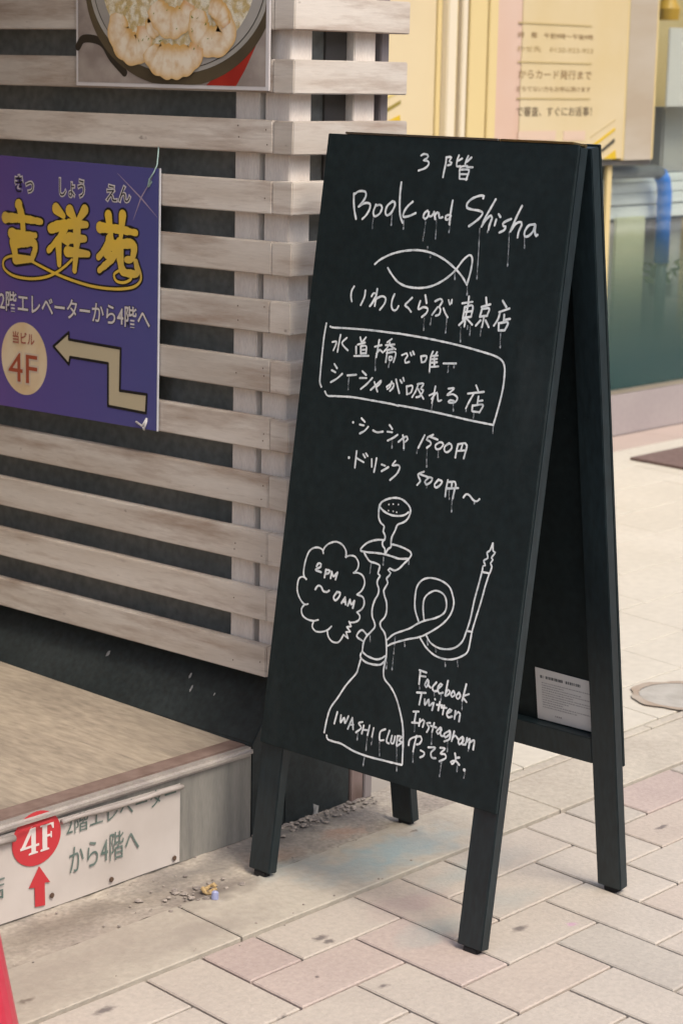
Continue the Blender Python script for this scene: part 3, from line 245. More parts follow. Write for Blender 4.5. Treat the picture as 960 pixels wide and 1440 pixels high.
# ground
M_tile = mat('paving_tile', (.47, .42, .36), .75, c2=(.39, .345, .30), scale=6, fine=.2, bump=.35, bscale=140, spec=.3)
K = M_tile.node_tree.links; g_ = node(M_tile, 'ShaderNodeNewGeometry'); rp_ = node(M_tile, 'ShaderNodeValToRGB'); K.new(g_.outputs['Random Per Island'], rp_.inputs[0])
cr = rp_.color_ramp; cr.interpolation = 'CONSTANT'
cols = [(0, (.475, .425, .365)), (.3, (.465, .395, .335)), (.5, (.45, .36, .325)), (.62, (.485, .44, .38)), (.78, (.415, .385, .335)), (.88, (.42, .325, .30)), (.95, (.365, .37, .345))]
while len(cr.elements) < len(cols): cr.elements.new(.5)
for e_, (p_, c_) in zip(cr.elements, cols): e_.position = p_; e_.color = (*c_, 1)
mx_ = node(M_tile, 'ShaderNodeMix'); mx_.data_type = 'RGBA'; mx_.inputs[0].default_value = .62
K.new(base_socket(M_tile), mx_.inputs[6]); K.new(rp_.outputs[0], mx_.inputs[7]); K.new(mx_.outputs[2], M_tile.node_tree.nodes['Principled BSDF'].inputs['Base Color'])
M_kerb = mat('kerb_concrete', (.47, .43, .36), .85, c2=(.41, .37, .31), scale=4, fine=.09, bump=.4, bscale=110, spec=.2)
M_conc = mat('old_concrete', (.42, .375, .31), .9, c2=(.30, .265, .23), scale=7, fine=.2, bump=.8, bscale=70, spec=.2)
M_slab = mat('pale_slab', (.545, .51, .435), .7, c2=(.51, .475, .40), scale=2.5, fine=.05, bump=.12, spec=.3)
M_grout = mat('grout', (.21, .175, .155), .95, c2=(.13, .11, .10), scale=20)
smudges(M_tile, (.29, .25, .22), 2.6, (1, 1, 1), .54, .74, .38)
smudges(M_tile, (.24, .21, .19), 170, (1, 1, 1), .66, .74, .45)
smudges(M_kerb, (.26, .23, .20), 150, (1, 1, 1), .64, .73, .45)
for c_, rx, ry in GUM: blot(M_tile, c_, rx, ry, (.10, .085, .085), .75, .6, .010, 70)
for m_ in (M_tile,):
    blot(m_, (-.09, -.43), .13, .07, (.40, .29, .28), .45, .8, .07, 18); blot(m_, (-.165, -.55), .12, .05, (.30, .36, .34), .5, .8, .05, 14)
    blot(m_, (.12, -.40), .2, .05, (.32, .37, .36), .45, .8, .06, 12); blot(m_, (.06, -.55), .10, .05, (.32, .36, .35), .4, .8, .05, 14)
    blot(m_, PINK, .016, .011, (.50, .27, .42), .6, .6, .006, 80)
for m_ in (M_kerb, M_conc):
    blot(m_, (-.75, -.16), .55, .20, (.29, .25, .215), .6, .9, .12, 9); blot(m_, (-.45, -.24), .2, .05, (.27, .235, .205), .45, .9, .09, 14)  # broad darker patch over the left of kerb and apron, plus a smaller one
    blot(m_, (.09, -.22), .28, .09, (.27, .38, .41), .7, .9, .11, 17); blot(m_, (-.12, -.12), .12, .05, (.30, .37, .38), .5, .9, .06, 14)
    blot(m_, (-.10, -.05), .10, .05, (.42, .27, .19), .5, .9, .05, 16); blot(m_, (.12, -.06), .08, .03, (.42, .23, .16), .5, .9, .05, 20)
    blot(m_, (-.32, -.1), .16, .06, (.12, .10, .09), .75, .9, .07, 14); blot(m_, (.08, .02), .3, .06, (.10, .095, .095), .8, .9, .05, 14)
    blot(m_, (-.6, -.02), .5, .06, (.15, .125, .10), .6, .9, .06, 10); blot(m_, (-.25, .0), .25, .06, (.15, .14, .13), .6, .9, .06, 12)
    for c_, rx, ry in GUM[2:4]+GUM[6:7]: blot(m_, c_, rx, ry, (.14, .11, .09), .7, .6, .010, 70)
# building
M_wall = mat('dark_paint', (.15, .165, .158), .6, c2=(.21, .212, .195), scale=4, fine=.2, bump=.25, bscale=40)
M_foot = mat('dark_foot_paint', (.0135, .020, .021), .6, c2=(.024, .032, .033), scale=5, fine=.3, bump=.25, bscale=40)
M_under = mat('warm_underside', (.34, .17, .06), .8, c2=(.26, .12, .04), scale=3, vec=(4, 4, 4))  # slat undersides, saturated brown to bounce warm light onto the wall
M_slat = mat('whitewashed_wood', (.67, .615, .545), .55, c2=(.555, .485, .41), scale=1.1, vec=(2, 2, 20), lo=.38, hi=.70, bump=.12, bscale=4, fine=.045)
def slat_worn(m_):
    Kq = m_.node_tree.links; oq = node(m_, 'ShaderNodeObjectInfo'); rq = node(m_, 'ShaderNodeMapRange'); rq.inputs[3].default_value = .80; rq.inputs[4].default_value = 1.06; Kq.new(oq.outputs['Random'], rq.inputs[0])
    mq = node(m_, 'ShaderNodeMix'); mq.data_type = 'RGBA'; mq.blend_type = 'MULTIPLY'; mq.inputs[0].default_value = 1; Kq.new(base_socket(m_), mq.inputs[6]); Kq.new(rq.outputs[0], mq.inputs[7]); Kq.new(mq.outputs[2], m_.node_tree.nodes['Principled BSDF'].inputs['Base Color'])
    Kk = m_.node_tree.links; tc = node(m_, 'ShaderNodeTexCoord'); oi = node(m_, 'ShaderNodeObjectInfo')
    ad = node(m_, 'ShaderNodeVectorMath'); sc = node(m_, 'ShaderNodeVectorMath'); sc.operation = 'SCALE'; sc.inputs[0].default_value = (17, 29, 5)
    Kk.new(oi.outputs['Random'], sc.inputs['Scale']); Kk.new(tc.outputs['Object'], ad.inputs[0]); Kk.new(sc.outputs[0], ad.inputs[1])
    mp = node(m_, 'ShaderNodeMapping'); mp.inputs['Scale'].default_value = (1.5, 1.5, 11); Kk.new(ad.outputs[0], mp.inputs[0])
    nz = node(m_, 'ShaderNodeTexNoise'); nz.inputs['Scale'].default_value = 1.7; nz.inputs['Detail'].default_value = 7; nz.inputs['Roughness'].default_value = .65; Kk.new(mp.outputs[0], nz.inputs[0])
    r = node(m_, 'ShaderNodeMapRange'); r.inputs[1].default_value = .49; r.inputs[2].default_value = .70; r.inputs[4].default_value = .82; Kk.new(nz.outputs[0], r.inputs[0])
    over(m_, r.outputs[0], (.29, .20, .145))
    n2 = node(m_, 'ShaderNodeTexNoise'); n2.inputs['Scale'].default_value = 30; n2.inputs['Detail'].default_value = 2; mp2 = node(m_, 'ShaderNodeMapping'); mp2.inputs['Scale'].default_value = (1, 1, 2.2)
    Kk.new(ad.outputs[0], mp2.inputs[0]); Kk.new(mp2.outputs[0], n2.inputs[0])
    r2 = node(m_, 'ShaderNodeMapRange'); r2.inputs[1].default_value = .73; r2.inputs[2].default_value = .80; r2.inputs[4].default_value = .5; Kk.new(n2.outputs[0], r2.inputs[0]); over(m_, r2.outputs[0], (.13, .09, .075))
slat_worn(M_slat)
smudges(M_slat, (.36, .29, .235), 9, (1.2, 1.2, 16), .57, .70, .5)
M_post = mat('white_post', (.74, .69, .63), .65, c2=(.68, .62, .56), scale=2, vec=(20, 20, 3), fine=.1, bump=.2, bscale=8)
M_mauve = mat('mauve_trim', (.30, .265, .265), .6, c2=(.25, .22, .22), scale=5)
M_rust = mat('rusty_post', (.24, .18, .165), .7, c2=(.12, .08, .065), scale=9, vec=(2, 2, 1))
M_stone = mat('step_top', (.37, .315, .245), .55, c2=(.18, .15, .122), scale=1.7, vec=(3.4, .9, 1), lo=.40, hi=.76, fine=.2, bump=.3, bscale=90)
smudges(M_stone, (.13, .11, .095), 3.2, (4.5, .55, 1), .60, .68, .55)
smudges(M_stone, (.17, .15, .13), 40, (1, .5, 1), .64, .72, .5)
K = M_stone.node_tree.links; M_stone.node_tree.nodes['Mapping'].inputs['Rotation'].default_value = (0, 0, math.radians(28))
M_nosered = mat('brown_strip', (.17, .115, .095), .6, c2=(.23, .165, .14), scale=30)
M_nose = mat('worn_metal_nosing', (.42, .385, .35), .45, c2=(.33, .30, .28), scale=20, fine=.1, metal=.25)
M_riser = mat('veined_riser', (.27, .26, .235), .45, c2=(.155, .155, .145), scale=3, vec=(9, 9, 1.0), lo=.3, hi=.7, fine=.1)
# chalkboard
M_board = mat('board_black', (.0085, .0155, .0170), .55, c2=(.0118, .0195, .0212), scale=4, lo=.40, hi=.75, fine=.22, bump=.08, bscale=300, spec=.25)
smudges(M_board, (.045, .055, .057), 2.2, (1, 2.2, .9), .56, .80, .5)
smudges(M_board, (.10, .11, .11), 26, (1, .35, 1), .70, .76, .35)
M_frame = mat('frame_black', (.009, .0160, .0190), .42, c2=(.015, .026, .030), scale=9, vec=(1, 1, .25), fine=.25, bump=.06, bscale=120, spec=.45)
smudges(M_frame, (.10, .115, .12), 16, (1, 1, .35), .66, .74, .4)
M_chalk = mat('white_marker', (.80, .83, .82), .7, c2=(.52, .58, .60), scale=34, lo=.42, hi=.78, spec=.3, fine=.12)
def streaky_alpha(m_, lo, hi, a0):
    Kk = m_.node_tree.links; tc = node(m_, 'ShaderNodeTexCoord'); nz = node(m_, 'ShaderNodeTexNoise'); nz.inputs['Scale'].default_value = 95; nz.inputs['Detail'].default_value = 4; Kk.new(tc.outputs['Object'], nz.inputs[0])
    r = node(m_, 'ShaderNodeMapRange'); r.inputs[1].default_value = lo; r.inputs[2].default_value = hi; r.inputs[3].default_value = a0; r.inputs[4].default_value = 1; Kk.new(nz.outputs[0], r.inputs[0]); Kk.new(r.outputs[0], m_.node_tree.nodes['Principled BSDF'].inputs['Alpha'])
streaky_alpha(M_chalk, .30, .52, .72)
M_rubber = mat('rubber', (.012, .012, .013), .8)
M_brass = mat('brass', (.60, .43, .20), .3, metal=1.0)
M_steel = mat('steel', (.6, .6, .6), .25, metal=1.0)
def drip_mat():
    m_ = mat('drip', (.52, .57, .60), .5); Kk = m_.node_tree.links; nz = node(m_, 'ShaderNodeTexNoise'); nz.inputs['Scale'].default_value = 110
    tc = node(m_, 'ShaderNodeTexCoord'); Kk.new(tc.outputs['Object'], nz.inputs[0]); r = node(m_, 'ShaderNodeMapRange'); r.inputs[1].default_value = .35; r.inputs[2].default_value = .7; r.inputs[3].default_value = .12; r.inputs[4].default_value = .7
    Kk.new(nz.outputs[0], r.inputs[0]); Kk.new(r.outputs[0], m_.node_tree.nodes['Principled BSDF'].inputs['Alpha']); return m_
M_drip = drip_mat()
# prints
def flatm(n, c, r=.45, **k): return mat(n, c, r, **k)
M_ink = flatm('black_ink', (.012, .011, .012)); M_white = flatm('white_print', (.66, .62, .60)); M_cream = flatm('cream_print', (.52, .45, .30))
M_gold = flatm('gold_print', (.80, .53, .06), c2=(.60, .42, .10), scale=6); M_paper = flatm('paper', (.60, .60, .60), .7)
M_red = flatm('red_print', (.50, .035, .045)); M_brick = flatm('red_brown_print', (.36, .075, .035)); M_teal = flatm('teal_ink', (.10, .15, .135), c2=(.20, .24, .22), scale=30, lo=.45, hi=.75)
M_vinyl = flatm('white_vinyl', (.57, .53, .50), .5, c2=(.46, .42, .39), scale=5, lo=.4, hi=.75); M_disc = flatm('tan_disc', (.66, .48, .27), c2=(.74, .61, .42), scale=14, lo=.3)
M_eyelet = flatm('rusty_eyelet', (.13, .085, .06), .5, metal=.3)
M_tie = flatm('pale_tie', (.35, .50, .47), .6)
def purple():
    m_ = mat('purple_print', (.10, .055, .22), .38); Kk = m_.node_tree.links; g2 = node(m_, 'ShaderNodeNewGeometry'); sp = node(m_, 'ShaderNodeSeparateXYZ'); Kk.new(g2.outputs['Position'], sp.inputs[0])
    rr = node(m_, 'ShaderNodeValToRGB'); r = node(m_, 'ShaderNodeMapRange'); r.inputs[1].default_value = .92; r.inputs[2].default_value = .37; Kk.new(sp.outputs['Y'], r.inputs[0]); Kk.new(r.outputs[0], rr.inputs[0])
    e = rr.color_ramp.elements; e[0].position = 0; e[0].color = (.135, .078, .285, 1); e[1].position = 1; e[1].color = (.078, .082, .255, 1); x = e.new(.22); x.color = (.105, .075, .28, 1)
    Kk.new(rr.outputs[0], m_.node_tree.nodes['Principled BSDF'].inputs['Base Color']); return m_
M_purple = purple(); M_edge = flatm('panel_edge', (.55, .56, .60))
# shop
M_shopcream = mat('cream_panel', (.66, .55, .34), .5, c2=(.63, .52, .32), scale=2); M_shopwhite = mat('ivory_frame', (.72, .64, .48), .45); M_shopgold = mat('gold_gap', (.22, .14, .035), .5)
M_shopyel = mat('yellow_frame', (.66, .53, .26), .5); M_pinkstrip = mat('pink_film', (.62, .46, .37), .4, c2=(.60, .42, .32), scale=3); M_sill = mat('mauve_stone', (.36, .32, .315), .5, c2=(.33, .29, .29), scale=3, fine=.04)
M_pinkstone = mat('pink_stone', (.45, .36, .31), .7, c2=(.42, .335, .29), scale=3); M_mat = mat('brown_mat', (.17, .115, .10), .95, c2=(.13, .085, .075), scale=50)
M_alu = mat('aluminium', (.42, .38, .30), .35, metal=.6); M_yel = flatm('yellow_ink', (.62, .42, .02)); M_dkgrey = flatm('grey_ink', (.06, .055, .04)); M_brownink = flatm('brown_ink', (.27, .17, .075)); M_paleink = flatm('pale_ink', (.42, .31, .14))
M_rule = flatm('rule_ink', (.46, .36, .17))
# ------------------------------------------------------------------ ground
def ground_noise(x, y): return math.sin(x*31+y*17)*.4+math.sin(x*73-y*59)*.35+math.sin(x*137+y*111)*.25
b = MB(); b.face([(-40, -40, -.016), (60, -40, -.016), (60, 60, -.016), (-40, 60, -.016)]); tag(b.build('ground', M_grout), kind='structure')
def slab(mb, q, gap, cham, top=0.0):
    """one bevelled paving unit from 4 corner points (x, y)"""
    c = [Vector((p[0], p[1])) for p in q]; ctr = sum(c, Vector((0, 0)))/4
    def inset(d):
        r = []
        for i in range(4):
            e1 = (c[(i+1) % 4]-c[i]).normalized(); e0 = (c[i]-c[i-1]).normalized()
            n1 = Vector((-e1.y, e1.x)); n0 = Vector((-e0.y, e0.x)); k = n0.dot(n1); r.append(c[i]+(n0+n1)*(d/(1+k)))
        return r
    a = inset(gap/2); t = inset(gap/2+cham); n = len(mb.v); tl = random.uniform(-.0006, .0006)
    mb.v += [(p.x, p.y, top-.014) for p in a]+[(p.x, p.y, top-cham+tl) for p in a]+[(p.x, p.y, top+tl) for p in t]
    mb.f.append([n+8, n+9, n+10, n+11]); mb.mi.append(0)
    for l in (0, 4):
        for i in range(4): j = (i+1) % 4; mb.f.append([n+l+i, n+l+j, n+l+4+j, n+l+4+i]); mb.mi.append(0)
GU = .139
def grid(u, v): y = -.3185-.1405*v; return (GU*u+.11*(y+.33), y)
b = MB()
for k in range(-1, 24):
    for m in range(-9, 14):
        for kind in 'HV':
            u0, u1, v0, v1 = (1-k+4*m, 3-k+4*m, k, k+1) if kind == 'H' else (3-k+4*m, 4-k+4*m, k, k+2)
            if kind == 'H' and k < 0: continue
            v0 = max(v0, 0)
            if u1 < -26 or u0 > 26: continue
            slab(b, [grid(u0, v1), grid(u1, v1), grid(u1, v0), grid(u0, v0)], .0062, .0025)
tag(b.build('pavement', M_tile), kind='structure')
b = MB()
for n_ in range(-4, 8):
    x0 = .585+1.0*(n_-1); x1 = x0+1.0; slab(b, [(x0-.022, -.310), (x1-.022, -.310), (x1, -.112), (x0, -.112)], .0045, .002)
for n_ in range(0, 14):
    x0 = .62+.6*n_; slab(b, [(x0, -.109), (x0+.6, -.109), (x0+.6, -.079), (x0, -.079)], .004, .002)
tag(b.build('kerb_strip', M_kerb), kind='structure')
b = MB(); nx, ny = 130, 14; X0, X1, Y0, Y1 = -2.6, .615, -.1135, .058
ids = {}
for i in range(nx+1):
    for j in range(ny+1):
        x = X0+(X1-X0)*i/nx; y = Y0+(Y1-Y0)*j/ny; z = -.002+.0022*ground_noise(x, y)
        if y > 0: z += (y/.058)**2*.005*(.6+.5*ground_noise(x*2+3, y))*(1 if x > -.06 else .5)
        ids[i, j] = len(b.v); b.v.append((x, y, z))
for i in range(nx):
    for j in range(ny): b.f.append([ids[i, j], ids[i+1, j], ids[i+1, j+1], ids[i, j+1]]); b.mi.append(0)
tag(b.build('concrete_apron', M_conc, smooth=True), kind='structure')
b = MB(); rows = [-.074, .147, .372, .638, .91, 1.19, 1.47, 1.75, 2.02, 2.27]; offs = [1.30, 1.745, 2.1, 2.30, 2.0, 3.2, 2.9, 3.1, 2.8]
for r, (ya, yb) in enumerate(zip(rows, rows[1:])):
    n0 = offs[r]
    for k in range(-6, 12):
        x0 = n0+.56*k; x1 = x0+.56
        if x1 < .66 or x0 > 8: continue
        x0 = max(x0, .62)
        sk = .17*(yb-ya); slab(b, [(x0, ya), (x1, ya), (x1+sk*0+sk, yb), (x0+(sk if x0 > .63 else 0), yb)], .0035, .0016)
tag(b.build('forecourt', M_slab), kind='structure')
b = MB(); b.face([(.33, -.07, -.009), (9, -.07, -.009), (9, 2.5, -.009), (.33, 2.5, -.009)]); tag(b.build('forecourt_bed', mat('pale_grout', (.33, .30, .26), .9)), kind='structure')
b = MB()
for k in range(12):
    x0 = 1.4+.6*k; slab(b, [(x0, 2.272), (x0+.6, 2.272), (x0+.6, 2.498), (x0, 2.498)], .004, .0015)
tag(b.build('border_paving', M_pinkstone), kind='structure')

# ------------------------------------------------------------------ building corner with slats
W = thing('corner_wall', (0, 0, 0), 'dark painted building corner clad with whitewashed horizontal wooden slats', 'wall')
b = MB(); b.box((.058, .058, 0), (.30, 2.42, 3.0)); wall = b.build('wall', M_wall, W)
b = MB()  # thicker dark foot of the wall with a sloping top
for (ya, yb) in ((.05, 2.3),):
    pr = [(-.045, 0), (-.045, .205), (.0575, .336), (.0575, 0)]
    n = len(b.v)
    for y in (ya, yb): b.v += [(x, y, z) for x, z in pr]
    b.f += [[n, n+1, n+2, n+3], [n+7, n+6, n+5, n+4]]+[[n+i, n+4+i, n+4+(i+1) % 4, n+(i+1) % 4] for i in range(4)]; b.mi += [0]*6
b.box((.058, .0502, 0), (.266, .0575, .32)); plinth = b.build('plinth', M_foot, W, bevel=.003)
b = MB()
for poly in INT['chipB']: b.prism(poly, lambda x, z, h: (x/1000, .0495-h, z/1000), -.001, .0012)
for poly in INT['chipA'][::3]: b.prism(poly, lambda y, z, h: (-.045+max(0, (z/1000-.205))*.782-.0004-h, y/1000, z/1000), -.001, .0006)
b.build('chipped_paint', mat('bare_plaster', (.42, .42, .40), .9, c2=(.2, .2, .2), scale=60), plinth)
b = MB(); b.box((.1475, .0515, .0), (.2105, .0575, 3.0)); b.build('side_panel', mat('grey_panel', (.055, .055, .05), .6, c2=(.085, .075, .07), scale=5), W)
Z0, SP, SH_ = SLAT
M_slatB = M_slat
for k in range(0, 13):
    zt = Z0-SP*k+random.uniform(-.0015, .0015); zb = zt-SH_+random.uniform(-.001, .001); e = random.uniform(-.003, .003)
    b = MB(); b.box((0, .0575+e, zb), (.022, 1.7, zt)); sl_ = b.build('slat', [M_slat, M_under], W, bevel=.0022, under=True)
    b = MB()
    for yn in (.073, .150, 1.185):
        for dz in random.sample((.016, .034, .050), random.choice((0, 1, 1, 2))): yy, zz2 = yn+random.uniform(-.004, .004), zb+dz+random.uniform(-.004, .004); b.tube([(.0005, yy, zz2), (-.0006, yy, zz2)], .0015, 8)
    if b.v: b.build('nail_heads', M_eyelet, sl_)
    b = MB(); c = random.uniform(-.0012, .0012); zt2 = zt+random.uniform(-.0015, .001); zb2 = zb+random.uniform(-.001, .001); xr = .347+random.uniform(-.003, .002)
    pr = [(-.0005+c, c), (xr, c), (xr, .030), (.022, .030), (.022, .0555+e), (-.0005+c, .0555+e)]
    b.prism(pr, lambda x, y, z: (x, y, z), zb2, zt2); b.build('slat', [M_slat, M_under], W, bevel=.0022, under=True)
for (xa, ya, xb, yb) in ((.0225, .115, .0575, .182), (.0225, .0305, .085, .099), (.0225, 1.15, .0575, 1.22), (.211, .0305, .277, .0575)):
    b = MB(); b.box((xa, ya, .335), (xb, yb, 2.05)); b.build('post', M_post, W, bevel=.002)
b = MB(); b.box((.267, .046, 0), (.3075, .057, .334)); b.build('post', M_rust, W, bevel=.002)
b = MB(); b.box((.3085, .043, 0), (.3345, .30, 3.0)); b.build('end_trim', M_mauve, W, bevel=.002)

b = MB(); b.box((-2.7, .058, 2.62), (.0575, 2.42, 2.72)); b.build('unseen_porch_ceiling', mat('porch_plaster', (.62, .54, .42), .8, c2=(.56, .48, .37)), W)  # unseen porch shell, added to shade the slat face and bounce warm light
b = MB(); b.box((-2.7, 2.42, 0), (.0575, 2.50, 2.72)); b.build('unseen_porch_back_wall', mat('porch_wood', (.50, .38, .25), .7, c2=(.42, .30, .18), vec=(6, 1, 1)), W)
b = MB(); b.box((-2.78, .058, 0), (-2.701, 2.42, 2.72)); b.build('unseen_porch_side_wall', mat('porch_side_plaster', (.52, .46, .38), .8), W)
# ------------------------------------------------------------------ entrance step
T = thing('entrance_step', (-1.1, .05, 0), 'low beige stone entrance step with worn metal nosing', 'step')
zs = lambda y: .1985+(y-.05)*.028
b = MB(); ya, yb, xa, xb = .112, 2.3, -2.6, -.0455
b.v += [(xa, ya, 0), (xb, ya, 0), (xb, yb, 0), (xa, yb, 0), (xa, ya, zs(ya)), (xb, ya, zs(ya)), (xb, yb, zs(yb)), (xa, yb, zs(yb))]
b.f += [[0, 3, 2, 1], [4, 5, 6, 7], [0, 1, 5, 4], [1, 2, 6, 5], [2, 3, 7, 6], [3, 0, 4, 7]]; b.mi += [0]*6; b.build('tread', M_stone, T)
b = MB(); b.box((xa, .066, .15), (xb, .1115, zs(.09)+.0015)); b.build('brown_strip', M_nosered, T, bevel=.002)
b = MB(); b.box((xa, .038, .182), (xb, .0655, .2015)); b.build('nosing', M_nose, T, bevel=.007, seg=3)
b = MB(); b.box((xa, .0505, 0), (xb, .111, .1815)); b.build('riser', M_riser, T)

# ------------------------------------------------------------------ banner on the riser
BN = thing('direction_banner', (-.75, .045, .003), 'white vinyl banner with red 4F disc and red arrow, pinned along the step front', 'banner')
bmp = lambda x, z, h: (x/1000, .0465-h, z/1000)
b = MB()
xs = [-1500+1246*i/60 for i in range(61)]
for i, x in enumerate(xs): b.v += [(x/1000, .0478, (3+1.2*math.sin(x/70))/1000), (x/1000, .0465, (170-(x+254)*.0185)/1000)]
for i in range(60): b.f.append([2*i, 2*i+2, 2*i+3, 2*i+1]); b.mi.append(0)
n = len(b.v); b.v += [(v[0], v[1]+.0012, v[2]) for v in b.v]
for i in range(60): b.f.append([n+2*i+1, n+2*i+3, n+2*i+2, n+2*i]); b.mi.append(0)
for a_ in ((0, 1), (120, 121)): b.f.append([a_[0], a_[1], n+a_[1], n+a_[0]]); b.mi.append(0)
for i in range(60):
    b.f.append([2*i+1, 2*i+3, n+2*i+3, n+2*i+1]); b.f.append([2*i+2, 2*i, n+2*i, n+2*i+2]); b.mi += [0, 0]
sheet = b.build('sheet', M_vinyl, BN)
zr = lambda x: .1655-(x+.254)*.0185
M_roll = flatm('grey_vinyl', (.40, .36, .335), .6, c2=(.29, .26, .24), scale=14)
b = MB(); pts = [(-.255-.318*i/14, .0385+.0015*math.sin(i*1.1), zr(-.255-.318*i/14)+.0015*math.sin(i*.7)) for i in range(15)]; b.tube(pts, [.0052+.0009*math.sin(i*.9) for i in range(15)], 12)
b.build('rolled_edge', M_roll, BN, smooth=True)
b = MB(); pts = [(-.690-.8*i/20, .0385, zr(-.690-.8*i/20)-.004+.001*math.sin(i)) for i in range(21)]; b.tube(pts, .0068, 12); b.build('rolled_edge', M_roll, BN, smooth=True)
b = MB(); cx, cz, rx, rz = BAN_DISC; disc(b, (cx, cz-5), rx, rz+2, bmp, .0016, 40)
b.prism([(-684, 179.5), (-672, 183), (-650, 181), (-640, 184), (-600, 185), (-604, 179.5)], lambda x, z, h: (x/1000, .0362-h, z/1000), 0, .001)
rd = b.build('red_disc', M_red, sheet)
b = MB(); l_, b_, r_, t_ = BAN_4F; q4 = lambda x, z, h: bmp(l_+(r_-l_)*x, b_+(t_-b_)*z, h)
for h_, pg in enumerate(([(.25, 0), (.52, 0), (.52, .05), (.46, .07), (.46, 1), (.33, 1), (.33, .07), (.25, .05)], [(0, .25), (.56, .25), (.56, .33), (0, .33)], [(0, .25), (.10, .25), (.42, .95), (.40, 1), (.33, 1)],
        [(.60, 0), (.86, 0), (.86, .05), (.80, .07), (.80, .93), (.66, .93), (.66, .07), (.60, .05)], [(.60, .93), (1.0, .93), (1.0, .72), (.97, .72), (.92, .88), (.60, .88)][::-1], [(.80, .47), (.90, .47), (.91, .40), (.94, .40), (.94, .62), (.91, .62), (.90, .54), (.80, .54)])):
    b.prism(pg, q4, .0010, .0024+h_*.00012)
b.build('lettering', M_white, sheet)
b = MB(); text(b, 'から4階へ', BAN_T1, bmp, .0022, .0); b.build('lettering', M_teal, sheet); b = MB(); text(b, '2階エレベーター', BAN_T2, bmp, .0022, .0); b.build('lettering', M_teal, sheet); b = MB(); text(b, '店', BAN_T3, bmp, .0022); b.build('lettering', M_teal, sheet)
b = MB(); b.prism(BAN_ARROW, bmp, .0012, .0022); b.build('red_arrow', M_red, sheet)
for c_ in GROM:
    b = MB(); b.tube([bmp(c_[0], c_[1], .0005), bmp(c_[0], c_[1], .0042)], .0052, 14); b.build('eyelet', M_eyelet, BN, bevel=.001)

# ------------------------------------------------------------------ purple sign
SG = thing('restaurant_sign', (-.006, .63, .82), 'purple restaurant sign with golden characters and a bent arrow, hung on the slats', 'sign')
sm = lambda y, z, h: (-.0080-h, y/1000, z/1000)
b = MB(); b.prism([(940, 1383), (370.5, 1375), (376.5, 820.5), (940, 816)], lambda y, z, h: (-.008+h, y/1000, z/1000), 0, .0035); b.cur = 0
panel = b.build('panel', M_purple, SG)
b = MB(); e = [(370.5, 1375), (376.5, 820.5)]
b.prism([(370.2, 1376), (372.4, 1376), (378.4, 820), (376.2, 820)], lambda y, z, h: (-.0083+h, y/1000, z/1000), -.0002, .004); b.build('edge_trim', M_edge, SG)
b = MB()
for k in KANJI: ribbon(b, k, 28, sm, .0004, 4, (1.16, .78), .12)
for k in SWOOSH: ribbon(b, k, 13, sm, .0004, 4)
b.build('black_outline', M_ink, panel)
b = MB()
for k in KANJI: ribbon(b, k, 20, sm, .0011, 4, (1.22, .68), .14)
for k in SWOOSH: ribbon(b, k, 6.2, sm, .0011, 4)
b.build('golden_characters', M_gold, panel)
w_, k_ = MB(), MB()
for t, r, kd in SIGN_TEXT:
    if kd == 'r':
        wo = MB(); text(wo, t, r, sm, .0004, .0, .07); wo = wo.build('pale_outline', M_white, panel)
        b = MB(); text(b, t, r, sm, .0009, .0); b.build('lettering', M_ink, wo) if False else b.build('lettering', M_ink, panel)
b = MB(); text(b, SIGN_TEXT[3][0], SIGN_TEXT[3][1], sm, .0004, .010, .030); b.build('black_outline', M_ink, panel)
text(w_, SIGN_TEXT[3][0], SIGN_TEXT[3][1], sm, .0011, .012)
w_.build('lettering', M_white, panel)
b = MB(); disc(b, DISC[:2], DISC[2], DISC[3], sm, .0004, 48); dsc = b.build('tan_disc', M_disc, panel)
b = MB(); text(b, '当ビル', SIGN_TEXT[4][1], sm, .0009, .0, .04); text(b, '4F', SIGN_TEXT[5][1], sm, .0009, .0, .045); b.build('pale_outline', flatm('cream_outline', (.62, .50, .38)), dsc)
b = MB(); text(b, '当ビル', SIGN_TEXT[4][1], sm, .0014, .012); text(b, '4F', SIGN_TEXT[5][1], sm, .0014, .0); b.build('lettering', M_brick, dsc)
b = MB(); A_ = SARROW
for i in range(len(A_)): ribbon(b, [A_[i], A_[(i+1) % len(A_)]], 6, sm, .0006, 4)
b.build('black_outline', M_ink, panel)
b = MB(); b.prism(A_, sm, -.0005, .0005); b.build('bent_arrow', M_cream, panel)
b = MB(); sp_ = flatm('sparkle_print', (.42, .33, .42))
for k in SPARK: ribbon(b, [k[0], k[len(k)//2]], 3.2, sm, .0005, 3, (.2, 1)); ribbon(b, [k[len(k)//2], k[-1]], 3.2, sm, .0005, 3, (1, .2))
b.build('sparkle', sp_, panel)
TI = MB(); t1, t2, t3, t4 = TIE
TI.tube([sm(t1[0], t1[1]-8, .001), sm(t1[0]-3, t1[1]+6, .006), sm(t1[0]-16, t1[1]+22, .004), sm(t3[0]+8, t3[1]+6, -.001), sm(t4[0]-10, t4[1]+10, -.011)], .0016, 6)
TI.build('tie', M_tie, SG, smooth=True)
TI = MB(); TI.tube([sm(t1[0]+3, t1[1]-9, .003), sm(t1[0]-4, t1[1]+8, .005), sm(t1[0]-8, t1[1]+2, .003), sm(t1[0]+3, t1[1]-9, .002)], .002, 6); TI.build('tie', M_tie, SG, smooth=True)
TI = MB(); TI.tube([sm(t2[0]+22, t2[1]+7, .003), sm(t2[0], t2[1], .005), sm(t2[0]-12, t2[1]+18, .003)], .0025, 6); TI.tube([sm(t2[0], t2[1]-2, .003), sm(t2[0]-4, t2[1]-8, .004), sm(t2[0]-12, t2[1]+14, .003)], .002, 6); TI.build('tie', flatm('white_tie', (.6, .58, .57)), SG, smooth=True)

